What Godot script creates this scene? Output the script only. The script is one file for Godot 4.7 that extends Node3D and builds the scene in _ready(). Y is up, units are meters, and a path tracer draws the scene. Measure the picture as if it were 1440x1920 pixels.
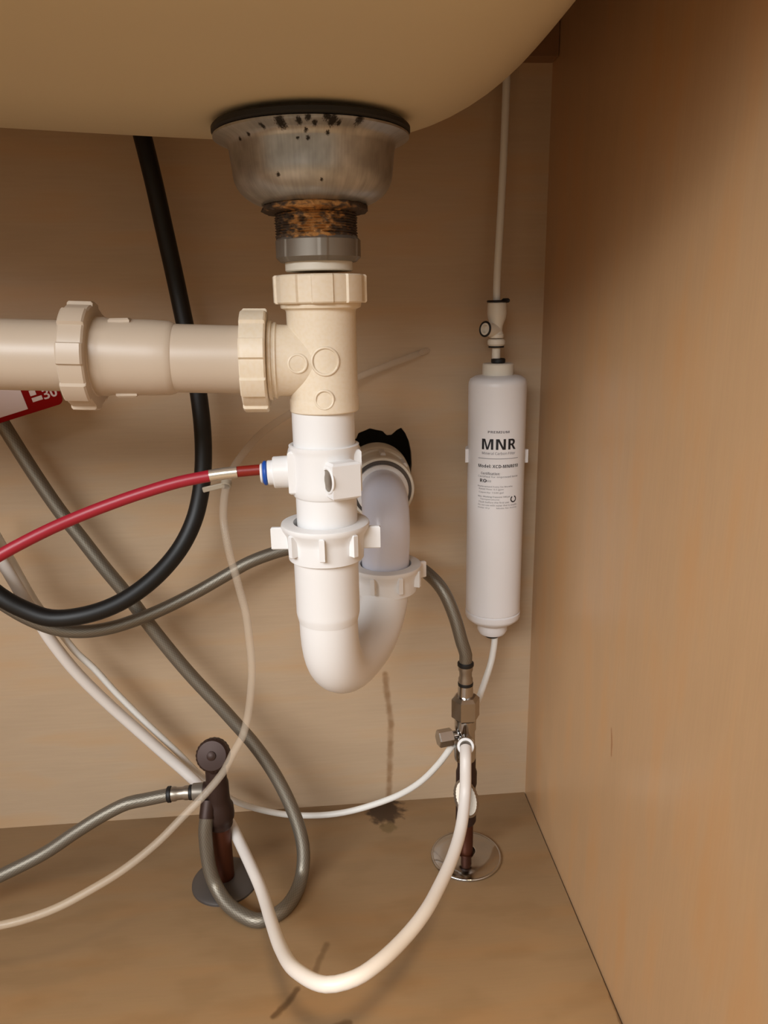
extends Node3D
# The inside of a kitchen sink cabinet: strainer, white drain trap, hoses, two stop valves and an inline water filter.
# Metres, y up; the cabinet floor is y = 0, the face of its back panel z = 0, the drain stands at x = 0.

const RIGHT := 0.201     # inner face of the right side panel
const LEFT := -0.72
const TOP := 0.80        # underside of the worktop
const FRONT := 0.56
const DZ := 0.2194       # distance of the drain from the back panel

var rng := RandomNumberGenerator.new()
var used := {}
var M := {}


func _ready():
	rng.seed = 11
	# ---- camera
	var cam := Camera3D.new()
	cam.name = "camera"
	add_child(cam)
	cam.transform = Transform3D(Basis(Vector3(0.996330, -0.017919, 0.083700), Vector3(0.039617, 0.963337, -0.265353), Vector3(-0.075877, 0.267695, 0.960511)), Vector3(0.0003, 0.509, 0.6804)).orthonormalized()
	cam.fov = 68.8780
	cam.near = 0.02
	cam.far = 50.0
	cam.current = true
	# ---- air and daylight of the kitchen in front of the cabinet
	var env := Environment.new()
	env.background_mode = Environment.BG_COLOR
	env.background_color = Color(1.0, 0.945, 0.86)
	env.background_energy_multiplier = 0.42
	env.tonemap_mode = Environment.TONE_MAPPER_LINEAR
	env.tonemap_exposure = 1.0
	env.sdfgi_enabled = true
	env.ssao_enabled = true
	env.ssil_enabled = true
	var we := WorldEnvironment.new()
	we.name = "kitchen_air"
	we.environment = env
	add_child(we)
	# ---- the kitchen window, to the left in front of the cabinet, and the lamp on the ceiling
	area_light("kitchen_window", Vector3(-1.2, 1.50, 1.95), Vector3(0, 0.3, 0.1), Vector2(1.9, 0.8), Color(0.97, 0.985, 1.0), 6.0, 2.2, "tall kitchen window pane glowing with daylight, left in front of the cabinet", "window")
	area_light("ceiling_lamp", Vector3(0.15, 1.95, 1.22), Vector3(0.1, 0, 0.5), Vector2(0.28, 0.28), Color(1.0, 0.9, 0.74), 2.7, 3.0, "square kitchen ceiling lamp above the open cabinet", "lamp")
	make_materials()
	build_cabinet()
	build_sink()
	build_strainer()
	build_drain()
	build_filter()
	build_valves()
	build_hoses()


# ------------------------------------------------------------------ naming
func numbered(called: String) -> String:
	if not used.has(called):
		used[called] = 0
		return called
	used[called] += 1
	return "%s_%03d" % [called, used[called]]


func tag(o: Node, label: String, category: String, group := "") -> void:
	o.set_meta("label", label)
	o.set_meta("category", category)
	if group:
		o.set_meta("group", group)


func thing(called: String, label: String, category: String, at: Vector3, group := "") -> Node3D:
	var o := Node3D.new()
	o.name = numbered(called)
	add_child(o)
	o.position = at
	tag(o, label, category, group)
	return o


func place_of(n: Node) -> Vector3:
	var p := Vector3.ZERO
	while n is Node3D and n != self:
		p += n.position
		n = n.get_parent()
	return p


# the soup's corners are in the scene's own metres; a part keeps them relative to its thing
func part(called: String, s: Soup, m: Material, parent: Node = self, edge := 38.0) -> MeshInstance3D:
	var o := MeshInstance3D.new()
	o.mesh = s.mesh(place_of(parent), edge)
	o.material_override = null
	o.mesh.surface_set_material(0, m)
	o.name = numbered(called) if parent == self else called
	o.cast_shadow = GeometryInstance3D.SHADOW_CASTING_SETTING_ON
	parent.add_child(o, true)
	return o


func struct(called: String, s: Soup, m: Material) -> MeshInstance3D:
	var o := part(called, s, m, self, 20.0)
	o.set_meta("kind", "structure")
	return o


func area_light(called: String, at: Vector3, towards: Vector3, size: Vector2, c: Color, energy: float, glow: float, label: String, category: String) -> void:
	var n := thing(called, label, category, at)
	var dir := (towards - at).normalized()
	var basis := Basis.looking_at(dir)
	var s := Soup.new()
	s.box(Vector3(size.x, size.y, 0.02), Transform3D(basis, at - dir * 0.012), 0.004)
	var m := StandardMaterial3D.new()
	m.resource_name = called + "_glow"
	m.albedo_color = Color(0.9, 0.9, 0.9)
	m.emission_enabled = true
	m.emission = c
	m.emission_energy_multiplier = glow
	part("pane", s, m, n)
	var f := Soup.new()
	var w := 0.05
	for k in [-1, 1]:
		f.box(Vector3(w, size.y + 2 * w, 0.05), Transform3D(basis, at + basis * Vector3(k * (size.x + w) / 2, 0, 0.012)), 0.004)
		f.box(Vector3(size.x, w, 0.05), Transform3D(basis, at + basis * Vector3(0, k * (size.y + w) / 2, 0.012)), 0.004)
	part("frame", f, plain("painted_frame", Color(0.9, 0.89, 0.86), 0.5), n)
	var l := AreaLight3D.new()
	l.name = called + "_light"
	n.add_child(l)
	l.transform = Transform3D(basis, dir * 0.01)
	l.area_size = size
	l.light_color = c
	l.light_energy = energy
	l.area_range = 8.0
	l.area_attenuation = 2.0
	l.shadow_enabled = true


# ------------------------------------------------------------------ triangles
class Soup:
	var v := PackedVector3Array()
	var u := PackedVector2Array()

	func tri(a: Vector3, b: Vector3, c: Vector3, ua := Vector2.ZERO, ub := Vector2.ZERO, uc := Vector2.ZERO) -> void:
		if a.is_equal_approx(b) or b.is_equal_approx(c) or a.is_equal_approx(c):
			return
		v.append(a); v.append(b); v.append(c)
		u.append(ua); u.append(ub); u.append(uc)

	func quad(a: Vector3, b: Vector3, c: Vector3, d: Vector3, ua := Vector2.ZERO, ub := Vector2.ZERO, uc := Vector2.ZERO, ud := Vector2.ZERO) -> void:
		tri(a, b, c, ua, ub, uc)
		tri(a, c, d, ua, uc, ud)

	# a closed piece that began at corner «from»: turn it so that its faces run clockwise seen from outside
	func outward(from: int) -> void:
		var mid := Vector3.ZERO
		for i in range(from, v.size()):
			mid += v[i]
		mid /= maxf(1, v.size() - from)
		var vol := 0.0
		for i in range(from, v.size(), 3):
			vol += (v[i] - mid).dot((v[i + 1] - mid).cross(v[i + 2] - mid))
		if vol > 0:
			for i in range(from, v.size(), 3):
				var p := v[i + 1]
				v[i + 1] = v[i + 2]
				v[i + 2] = p
				var q := u[i + 1]
				u[i + 1] = u[i + 2]
				u[i + 2] = q

	# rows of points joined into a skin; each row closes on itself
	func skin(rows: Array, us: Array, vs: Array, loop := false) -> void:
		var n: int = rows[0].size()
		var last := rows.size() if loop else rows.size() - 1
		for k in last:
			var a: PackedVector3Array = rows[k]
			var b: PackedVector3Array = rows[(k + 1) % rows.size()]
			for i in n - 1:
				quad(a[i], a[i + 1], b[i + 1], b[i], Vector2(us[i], vs[k]), Vector2(us[i + 1], vs[k]), Vector2(us[i + 1], vs[k + 1]), Vector2(us[i], vs[k + 1]))

	# profile points are (radius, height); u = 0.5 faces +z, v is the height in metres times ten
	func lathe(prof: Array, xf: Transform3D, seg := 64, loop := false) -> void:
		turned(prof, xf, seg, loop, func(_a: float, _k: int) -> float: return 0.0)

	# wob(angle, row) adds to the radius
	func turned(prof: Array, xf: Transform3D, seg: int, loop: bool, wob: Callable) -> void:
		var from := v.size()
		var rows := []
		var us := []
		var vs := []
		for i in seg + 1:
			us.append(float(i) / seg)
		for k in prof.size():
			var row := PackedVector3Array()
			for i in seg + 1:
				var a := TAU * float(i % seg) / seg - PI
				var r: float = prof[k].x + wob.call(a, k)
				row.append(xf * Vector3(sin(a) * r, prof[k].y, cos(a) * r))
			rows.append(row)
			vs.append(prof[k].y * 10.0)
		vs.append(prof[0].y * 10.0)
		skin(rows, us, vs, loop)
		outward(from)

	# a round tube through points, smoothly
	func tube(pts: PackedVector3Array, r: float, seg := 20, fine := 0.006, bore := 0.0) -> void:
		var p := Soup.smooth_path(pts, fine)
		var from := v.size()
		var rows := []
		var us := []
		var vs := []
		for i in seg + 1:
			us.append(float(i) / seg)
		var t := (p[1] - p[0]).normalized()
		var n := t.cross(Vector3(0.31, 0.17, 0.93)).normalized()
		var run := 0.0
		for k in p.size():
			var t2 := (p[mini(k + 1, p.size() - 1)] - p[maxi(k - 1, 0)]).normalized()
			n = (n - t2 * n.dot(t2)).normalized()
			var b := t2.cross(n)
			if k > 0:
				run += p[k].distance_to(p[k - 1])
			var row := PackedVector3Array()
			for i in seg + 1:
				var a := TAU * float(i % seg) / seg
				row.append(p[k] + (n * cos(a) + b * sin(a)) * r)
			rows.append(row)
			vs.append(run / (TAU * r))
		var cap0 := PackedVector3Array()
		var cap1 := PackedVector3Array()
		for i in seg + 1:
			cap0.append(p[0])
			cap1.append(p[p.size() - 1])
		rows.push_front(cap0)
		rows.push_back(cap1)
		vs.push_front(vs[0])
		vs.push_back(vs[vs.size() - 1])
		skin(rows, us, vs)
		outward(from)

	static func smooth_path(pts: PackedVector3Array, fine: float) -> PackedVector3Array:
		var p := PackedVector3Array()
		var n := pts.size()
		for k in n - 1:
			var a := pts[k]
			var b := pts[k + 1]
			var pre := pts[k - 1] if k > 0 else a * 2 - b
			var post := pts[k + 2] if k + 2 < n else b * 2 - a
			var steps := maxi(1, int(a.distance_to(b) / fine))
			# centripetal Catmull-Rom
			var t1 := sqrt(maxf(1e-5, pre.distance_to(a)))
			var t2 := t1 + sqrt(maxf(1e-5, a.distance_to(b)))
			var t3 := t2 + sqrt(maxf(1e-5, b.distance_to(post)))
			for i in steps:
				var t := t1 + (t2 - t1) * float(i) / steps
				var a1 := pre * ((t1 - t) / t1) + a * (t / t1)
				var a2 := a * ((t2 - t) / (t2 - t1)) + b * ((t - t1) / (t2 - t1))
				var a3 := b * ((t3 - t) / (t3 - t2)) + post * ((t - t2) / (t3 - t2))
				var b1 := a1 * ((t2 - t) / t2) + a2 * (t / t2)
				var b2 := a2 * ((t3 - t) / (t3 - t1)) + a3 * ((t - t1) / (t3 - t1))
				p.append(b1 * ((t2 - t) / (t2 - t1)) + b2 * ((t - t1) / (t2 - t1)))
		p.append(pts[n - 1])
		return p

	# an outline (a callable that gives it drawn in by some distance) raised from y0 to y1 with chamfered edges
	func prism(outline: Callable, y0: float, y1: float, b: float, xf: Transform3D) -> void:
		var from := v.size()
		var rows := []
		for row in [[b + 1e9, y0], [b, y0], [0.0, y0 + b], [0.0, y1 - b], [b, y1], [b + 1e9, y1]]:
			var inset: float = row[0]
			var flat: PackedVector2Array = outline.call(minf(inset, b))
			var mid := Vector2.ZERO
			for q in flat:
				mid += q
			mid /= flat.size()
			var pts := PackedVector3Array()
			for q in flat:
				var w := mid if inset > 1e6 else q
				pts.append(xf * Vector3(w.x, row[1], w.y))
			pts.append(pts[0])
			rows.append(pts)
		var us := []
		for i in rows[0].size():
			us.append(float(i) / (rows[0].size() - 1))
		skin(rows, us, [0.0, 0.1, 0.2, 0.8, 0.9, 1.0])
		outward(from)

	func box(size: Vector3, xf: Transform3D, b := 0.001, r := 0.0) -> void:
		prism(Soup.rect.bind(size.x / 2, size.z / 2, r), -size.y / 2, size.y / 2, b, xf)

	static func rect(inset: float, hx: float, hz: float, r: float) -> PackedVector2Array:
		var out := PackedVector2Array()
		hx -= inset
		hz -= inset
		r = maxf(r - inset, 0.0)
		var n := 1 if r <= 0.0 else 6
		for c in 4:
			var sx := 1.0 if c in [0, 3] else -1.0
			var sz := 1.0 if c < 2 else -1.0
			for i in n:
				var a := PI / 2 * c + (PI / 2 * i / maxf(1, n - 1))
				out.append(Vector2(sx * (hx - r) + cos(a) * r, sz * (hz - r) + sin(a) * r))
		return out

	static func ngon(inset: float, n: int, r: float, turn: float) -> PackedVector2Array:
		var out := PackedVector2Array()
		for i in n:
			out.append(Vector2.from_angle(turn + TAU * i / n) * (r - inset))
		return out

	static func oval(inset: float, rx: float, rz: float) -> PackedVector2Array:
		var out := PackedVector2Array()
		for i in 40:
			out.append(Vector2(cos(TAU * i / 40) * (rx - inset), sin(TAU * i / 40) * (rz - inset)))
		return out

	# flat-faced block whose texture lies in metres: (x, z) on top, (x, y) in front, (z, y) at the side
	func slab(lo: Vector3, hi: Vector3) -> void:
		var from := v.size()
		for axis in 3:
			for side in 2:
				var q := PackedVector3Array()
				var t := PackedVector2Array()
				for k in 4:
					var e := Vector2(k in [1, 2], k > 1)
					var p := Vector3.ZERO
					var a := (axis + 1) % 3
					var c := (axis + 2) % 3
					p[axis] = hi[axis] if side else lo[axis]
					p[a] = hi[a] if e.x > 0.5 else lo[a]
					p[c] = hi[c] if e.y > 0.5 else lo[c]
					q.append(p)
					t.append(Vector2(p.z, p.y) if axis == 0 else Vector2(p.x, p.z) if axis == 1 else Vector2(p.x, p.y))
				if side:
					quad(q[0], q[1], q[2], q[3], t[0], t[1], t[2], t[3])
				else:
					quad(q[3], q[2], q[1], q[0], t[3], t[2], t[1], t[0])
		outward(from)

	func mesh(origin: Vector3, edge: float) -> ArrayMesh:
		var n := v.size()
		var face := PackedVector3Array()
		var at := {}
		var key := PackedInt32Array()
		var lists := []
		for i in range(0, n, 3):
			face.append((v[i + 2] - v[i]).cross(v[i + 1] - v[i]))
		for i in n:
			var k := Vector3i((v[i] * 200000.0).round())
			if not at.has(k):
				at[k] = lists.size()
				lists.append(PackedInt32Array())
			var id: int = at[k]
			key.append(id)
			lists[id].append(i / 3)
		var unit := PackedVector3Array()
		for f in face:
			unit.append(f.normalized())
		var limit := cos(deg_to_rad(edge))
		var st := SurfaceTool.new()
		st.begin(Mesh.PRIMITIVE_TRIANGLES)
		for i in n:
			var me := unit[i / 3]
			var sum := Vector3.ZERO
			for f in lists[key[i]]:
				if unit[f].dot(me) >= limit:
					sum += face[f]
			st.set_normal(sum.normalized() if sum.length() > 0 else me)
			st.set_uv(u[i])
			st.add_vertex(v[i] - origin)
		st.index()
		st.generate_tangents()
		return st.commit()


func here(x: float, y: float, z: float) -> Transform3D:
	return Transform3D(Basis(), Vector3(x, y, z))


# a frame whose y axis runs along «axis»
func along(at: Vector3, axis: Vector3) -> Transform3D:
	var y := axis.normalized()
	var z := Vector3(0, 0, 1) if absf(y.z) < 0.9 else Vector3(0, 1, 0)
	z = (z - y * z.dot(y)).normalized()
	return Transform3D(Basis(y.cross(z), y, z), at)


func pipe_of(s: Soup, r: float, y0: float, y1: float, xf: Transform3D, b := 0.0006, seg := 64) -> void:
	s.lathe([Vector2(0, y0), Vector2(r - b, y0), Vector2(r, y0 + b), Vector2(r, y1 - b), Vector2(r - b, y1), Vector2(0, y1)], xf, seg)


func ring_of(s: Soup, ri: float, ro: float, y0: float, y1: float, xf: Transform3D, b := 0.0006, seg := 64) -> void:
	s.lathe([Vector2(ri, y0), Vector2(ro - b, y0), Vector2(ro, y0 + b), Vector2(ro, y1 - b), Vector2(ro - b, y1), Vector2(ri, y1)], xf, seg, true)


func torus_of(s: Soup, R: float, r: float, xf: Transform3D, seg := 48) -> void:
	var prof := []
	for i in 12:
		prof.append(Vector2(R + r * cos(TAU * i / 12), r * sin(TAU * i / 12)))
	s.lathe(prof, xf, seg, true)


# a nut: a ring with «n» raised pads of half-width «half» (radians)
func nut_of(s: Soup, ri: float, ro: float, lift: float, n: int, half: float, turn: float, y0: float, y1: float, xf: Transform3D, b := 0.001) -> void:
	var pad := func(a: float, k: int) -> float:
		if k == 0 or k == 5:
			return 0.0
		var d := absf(wrapf((a - turn) * n / TAU, -0.5, 0.5)) * TAU / n
		return lift if d < half else 0.0
	s.turned([Vector2(ri, y0), Vector2(ro - b, y0), Vector2(ro, y0 + b), Vector2(ro, y1 - b), Vector2(ro - b, y1), Vector2(ri, y1)], xf, 192, true, pad)


func text(s: Soup, words: String, bold: bool, height: float, wide: float, map: Callable) -> void:
	var t := TextMesh.new()
	var f := SystemFont.new()
	f.font_names = PackedStringArray(["Droid Sans"])
	f.font_weight = 700 if bold else 400
	t.font = f
	t.text = words
	t.font_size = 32
	t.pixel_size = 0.01
	t.depth = 0.0
	t.curve_step = 2.0
	var a := t.get_mesh_arrays()
	var pts: PackedVector3Array = a[Mesh.ARRAY_VERTEX]
	var idx: PackedInt32Array = a[Mesh.ARRAY_INDEX]
	var lo := Vector2(1e9, 1e9)
	var hi := -lo
	for p in pts:
		lo = lo.min(Vector2(p.x, p.y))
		hi = hi.max(Vector2(p.x, p.y))
	var sy := height / maxf(1e-6, hi.y - lo.y)
	var sx := wide / maxf(1e-6, hi.x - lo.x) if wide > 0 else sy
	for i in range(0, idx.size(), 3):
		var q := []
		for k in 3:
			var p := pts[idx[i + k]]
			q.append(map.call(Vector2((p.x - (lo.x + hi.x) / 2) * sx, (p.y - (lo.y + hi.y) / 2) * sy)))
		s.tri(q[0], q[1], q[2])


# ------------------------------------------------------------------ materials
func plain(called: String, c: Color, rough: float, metal := 0.0) -> StandardMaterial3D:
	var m := StandardMaterial3D.new()
	m.resource_name = called
	m.albedo_color = c
	m.roughness = rough
	m.metallic = metal
	return m


func noise(freq: float, seed_: int, octaves := 3) -> FastNoiseLite:
	var n := FastNoiseLite.new()
	n.noise_type = FastNoiseLite.TYPE_SIMPLEX_SMOOTH
	n.frequency = freq
	n.seed = seed_
	n.fractal_octaves = octaves
	return n


func picture(w: int, h: int, paint: Callable) -> ImageTexture:
	var im := Image.create(w, h, false, Image.FORMAT_RGB8)
	for y in h:
		for x in w:
			im.set_pixel(x, y, paint.call((x + 0.5) / w, (y + 0.5) / h))
	return ImageTexture.create_from_image(im)


func relief(w: int, h: int, depth: float, paint: Callable) -> ImageTexture:
	var im := Image.create(w, h, false, Image.FORMAT_RGBA8)
	for y in h:
		for x in w:
			var g: float = paint.call((x + 0.5) / w, (y + 0.5) / h)
			im.set_pixel(x, y, Color(g, g, g))
	im.bump_map_to_normal_map(depth)
	return ImageTexture.create_from_image(im)


# how strongly a mark along a line of points covers a spot
func mark(p: Vector2, line: Array, half: float) -> float:
	var best := 9.0
	for i in line.size() - 1:
		best = minf(best, p.distance_to(Geometry2D.get_closest_point_to_segment(p, line[i], line[i + 1])))
	return clampf(1.5 - best / half, 0.0, 1.0)


func flat(p: Vector3) -> Vector2:
	return Vector2(p.x, p.y)


func ground(p: Vector3) -> Vector2:
	return Vector2(p.x, p.z)


# a laminate panel: «size» metres from «lo», grain along the second axis when «tall»
func laminate(called: String, base: Color, lo: Vector2, size: Vector2, px: Vector2i, tall: bool, seed_: int, marks: Callable) -> StandardMaterial3D:
	var fine := noise(1.0, seed_, 2)
	var broad := noise(1.0, seed_ + 1, 3)
	var tex := picture(px.x, px.y, func(u: float, v: float) -> Color:
		var p := lo + Vector2(u, v) * size
		var g := Vector2(p.x * 420.0, p.y * 14.0) if tall else Vector2(p.x * 14.0, p.y * 420.0)
		var streak := fine.get_noise_2d(g.x, g.y)
		var b := broad.get_noise_2d(p.x * (24.0 if tall else 5.0), p.y * (5.0 if tall else 24.0))
		var c := base * (1.0 + 0.016 * streak + 0.025 * b)
		c = c.lerp(Color(base.r * 1.02, base.g * 0.96, base.b * 0.88), clampf(b, 0, 1))
		c = marks.call(p, c)
		c.a = 1.0
		return c)
	var m := plain(called, Color.WHITE, 0.42)
	m.albedo_texture = tex
	m.uv1_scale = Vector3(1.0 / size.x, 1.0 / size.y, 1)
	m.uv1_offset = Vector3(-lo.x / size.x, -lo.y / size.y, 0)
	m.metallic_specular = 0.45
	m.texture_repeat = false
	return m


func make_materials() -> void:
	var none := func(_p: Vector2, c: Color) -> Color: return c
	var blot := noise(1.0, 5, 4)
	var wet := noise(1.0, 8, 3)
	# water stains on the back panel: the drip below the trap and the swollen foot of the panel
	var drip := [flat(Vector3(0.0521, 0.149, 0)), flat(Vector3(0.0544, 0.1218, 0)), flat(Vector3(0.0572, 0.094, 0)), flat(Vector3(0.0555, 0.0534, 0)), flat(Vector3(0.0535, 0.0017, 0))]
	var foot := flat(Vector3(0.0568, -0.0065, 0))
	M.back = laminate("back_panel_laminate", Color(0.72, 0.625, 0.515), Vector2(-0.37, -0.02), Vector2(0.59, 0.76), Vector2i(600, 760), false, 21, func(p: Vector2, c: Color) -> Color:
		var n := wet.get_noise_2d(p.x * 90, p.y * 90)
		var d := mark(p, drip, 0.0026 + 0.0008 * n) * (0.5 + 0.3 * wet.get_noise_2d(p.x * 40, p.y * 60))
		c = c.lerp(Color(0.46, 0.33, 0.21), clampf(d, 0, 0.6))
		var e := Vector2((p.x - foot.x) / 0.03, (p.y - foot.y) / 0.008).length() + 0.45 * n
		return c.lerp(Color(0.24, 0.17, 0.11), clampf((1.0 - e) * 2.5, 0, 0.8)))
	var pool := ground(Vector3(0.0482, 0, 0.0146))
	var spot := ground(Vector3(0.0487, 0, 0.0412))
	var streaks := [
		[ground(Vector3(-0.0144, 0, 0.1788)), ground(Vector3(-0.0206, 0, 0.1929)), ground(Vector3(-0.024, 0, 0.2055))],
		[ground(Vector3(-0.0374, 0, 0.2186)), ground(Vector3(-0.044, 0, 0.229)), ground(Vector3(-0.0546, 0, 0.2394))],
		[ground(Vector3(0.0017, 0, 0.2502)), ground(Vector3(-0.0128, 0, 0.2529))]]
	var edge_rub := [ground(Vector3(0.2012, 0, 0.0395)), ground(Vector3(0.2044, 0, 0.0943)), ground(Vector3(0.2014, 0, 0.1719)), ground(Vector3(0.2018, 0, 0.2154)), ground(Vector3(0.1995, 0, 0.2706))]
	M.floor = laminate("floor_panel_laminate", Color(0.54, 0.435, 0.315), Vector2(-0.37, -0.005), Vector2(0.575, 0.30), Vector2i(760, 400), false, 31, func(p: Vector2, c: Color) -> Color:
		var n := wet.get_noise_2d(p.x * 70, p.y * 70)
		var b := blot.get_noise_2d(p.x * 11, p.y * 26)
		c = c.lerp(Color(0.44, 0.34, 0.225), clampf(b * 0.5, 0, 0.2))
		var e := Vector2((p.x - pool.x) / 0.022, (p.y - pool.y) / 0.022).length() + 0.5 * n
		c = c.lerp(Color(0.20, 0.14, 0.09), clampf((1.0 - e) * 2.2, 0, 0.85))
		e = Vector2((p.x - spot.x) / 0.009, (p.y - spot.y) / 0.009).length() + 0.4 * n
		c = c.lerp(Color(0.36, 0.29, 0.17), clampf((1.0 - e) * 2.0, 0, 0.5))
		for k in streaks.size():
			c = c.lerp(Color(0.26, 0.18, 0.10), mark(p, streaks[k], 0.0022 + 0.0012 * n) * [0.35, 0.6, 0.5][k])
		return c.lerp(Color(0.25, 0.16, 0.09), mark(p, edge_rub, 0.0012 + 0.0008 * n) * 0.5))
	M.floor.roughness = 0.5
	var scar := [Vector2(Vector3(0.201, 0.2066, 0.2121).z, Vector3(0.201, 0.2066, 0.2121).y), Vector2(Vector3(0.201, 0.1976, 0.2147).z, Vector3(0.201, 0.1976, 0.2147).y), Vector2(Vector3(0.201, 0.1874, 0.2154).z, Vector3(0.201, 0.1874, 0.2154).y)]
	M.side = laminate("side_panel_laminate", Color(0.73, 0.59, 0.44), Vector2(-0.01, -0.02), Vector2(0.44, 0.76), Vector2i(600, 500), true, 41, func(p: Vector2, c: Color) -> Color:
		var n := wet.get_noise_2d(p.x * 90, p.y * 60)
		return c.lerp(Color(0.50, 0.27, 0.12), mark(p, scar, 0.0012 + 0.0008 * n) * 0.5))
	M.side.roughness = 0.3
	M.wood = laminate("batten_wood", Color(0.50, 0.37, 0.26), Vector2(-0.1, 0.68), Vector2(0.32, 0.14), Vector2i(160, 70), false, 51, none)
	M.coat = plain("sink_coating", Color(0.78, 0.725, 0.61), 0.75)
	M.worktop = plain("worktop", Color(0.62, 0.56, 0.48), 0.5)
	M.tile = plain("kitchen_floor", Color(0.62, 0.52, 0.40), 0.55)
	M.dark = plain("house_wall_plaster", Color(0.60, 0.55, 0.48), 0.9)
	# plastics
	var cloud := noise(1.0, 71, 3)
	M.cream = plain("cream_pvc", Color.WHITE, 0.36)
	M.cream.albedo_texture = picture(256, 128, func(u: float, v: float) -> Color:
		var n := cloud.get_noise_2d(u * 40.0, v * 40.0)
		return Color(0.89, 0.835, 0.75).lerp(Color(0.875, 0.81, 0.705), clampf(0.3 + n, 0, 1)))
	M.shaded_cream = plain("shaded_cream_pvc", Color(0.76, 0.695, 0.62), 0.38)  # cream PVC darkened in its colour for the shade on the waste pipe
	M.white = plain("white_pvc", Color(0.90, 0.895, 0.89), 0.32)
	M.trap = plain("white_trap_plastic", Color(0.895, 0.885, 0.875), 0.34)
	M.grey = plain("grey_pvc", Color(0.845, 0.85, 0.90), 0.3)
	M.ivory = plain("ivory_plastic", Color(0.86, 0.83, 0.77), 0.4)
	M.filter = plain("filter_housing", Color(0.885, 0.875, 0.875), 0.38)
	M.tube = plain("white_tube", Color(0.89, 0.88, 0.855), 0.38)
	M.soft = plain("white_hose", Color(0.86, 0.83, 0.80), 0.42)
	M.clear = plain("clear_tube", Color(0.84, 0.78, 0.70, 0.28), 0.3)
	M.clear.transparency = BaseMaterial3D.TRANSPARENCY_ALPHA
	M.clip = plain("clear_clip", Color(0.70, 0.65, 0.57, 0.8), 0.4)
	M.clip.transparency = BaseMaterial3D.TRANSPARENCY_ALPHA
	M.blue = plain("blue_collet", Color(0.06, 0.30, 0.66), 0.4)
	M.black = plain("black_rubber", Color(0.055, 0.05, 0.048), 0.55)
	M.hose = plain("black_hose", Color(0.04, 0.036, 0.034), 0.5)
	M.ink = plain("black_ink", Color(0.07, 0.06, 0.08), 0.6)
	M.pale_ink = plain("grey_ink", Color(0.40, 0.38, 0.39), 0.6)
	M.red = plain("magenta_tube", Color(0.60, 0.095, 0.165), 0.4)
	M.brick = plain("dark_red_tube", Color(0.50, 0.10, 0.06), 0.4)
	M.tag = plain("red_card", Color(0.48, 0.03, 0.02), 0.8)
	M.tag.metallic_specular = 0.2
	M.paper = plain("white_print", Color(0.78, 0.70, 0.68), 0.6)
	# metals
	M.steel = plain("brushed_steel", Color.WHITE, 0.36, 0.78)
	var rub := noise(1.0, 81, 3)
	var spots := []
	for q in [[538, 231, 9.0], [616, 229, 8.0], [607, 224, 6.0], [655, 225, 7.0], [458, 245, 4.0], [476, 241, 4.0], [507, 233, 4.0], [566, 230, 5.0], [580, 226, 5.0], [575, 243, 4.0], [560, 257, 3.0], [578, 257, 4.0], [612, 247, 4.0], [590, 233, 4.0], [627, 232, 4.0], [600, 333, 3.0], [519, 322, 4.0]]:
		spots.append(Vector3(0.5 + asin(clampf((q[0] - 584.0) / 158.0, -1, 1)) / TAU, 0.5972 - (q[1] - 231.0) * 0.000248, q[2] * 0.0003))
	M.steel.albedo_texture = picture(700, 160, func(u: float, v: float) -> Color:
		var c := Color(0.66, 0.655, 0.645) * (1.0 + 0.06 * rub.get_noise_2d(u * 160.0, v * 2.0) + 0.10 * rub.get_noise_2d(u * 26.0, v * 4.0))
		for s in spots:
			var d: float = Vector2((u - s.x) * 0.29, 0.606 - v * 0.052 - s.y).length() / s.z + 0.6 * rub.get_noise_2d(u * 400.0, v * 60.0)
			c = c.lerp(Color(0.10, 0.08, 0.06), clampf((1.0 - d) * 2.0, 0, 0.85))
		c.a = 1.0
		return c)
	# the cup spans 52 mm of height in this picture
	M.steel.uv1_scale = Vector3(1, -1.0 / 0.52, 1)
	M.steel.uv1_offset = Vector3(0, 0.606 / 0.052, 0)
	M.rust = plain("rusted_brass", Color.WHITE, 0.8)
	var flake := noise(1.0, 91, 4)
	M.rust.albedo_texture = picture(512, 128, func(u: float, v: float) -> Color:
		var n := flake.get_noise_2d(u * 26.0, v * 5.0)
		var orange := clampf(1.15 - absf(u - 0.49) / 0.115 + 1.3 * n, 0, 1)
		return Color(0.24, 0.18, 0.13).lerp(Color(0.64, 0.45, 0.235), orange) * (1.0 + 0.22 * flake.get_noise_2d(u * 150.0, v * 40.0)))
	M.rust.uv1_scale = Vector3(1, 6.0, 1)
	M.pewter = plain("dull_nut", Color(0.50, 0.47, 0.43), 0.42, 0.55)
	M.chrome = plain("chrome", Color(0.72, 0.71, 0.70), 0.12, 1.0)
	M.satin = plain("satin_chrome", Color(0.62, 0.58, 0.53), 0.38, 0.9)
	M.brass = plain("brown_brass", Color(0.23, 0.16, 0.135), 0.5, 0.45)
	M.copper = plain("copper_pipe", Color(0.33, 0.165, 0.09), 0.5, 0.55)
	M.dull = plain("dull_plate", Color(0.36, 0.34, 0.33), 0.45, 0.6)
	M.silver = plain("silver_sleeve", Color(0.86, 0.83, 0.77), 0.25, 0.8)
	M.braid = plain("steel_braid", Color.WHITE, 0.46, 0.7)
	var weave := func(u: float, v: float) -> float:
		var a := sin(TAU * (u * 6.0 + v * 3.0))
		var b := sin(TAU * (u * 6.0 - v * 3.0))
		return 0.5 + 0.25 * (a * absf(a) + b * absf(b)) * (1.0 if sin(TAU * v * 3.0) > 0 else 0.8)
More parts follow.
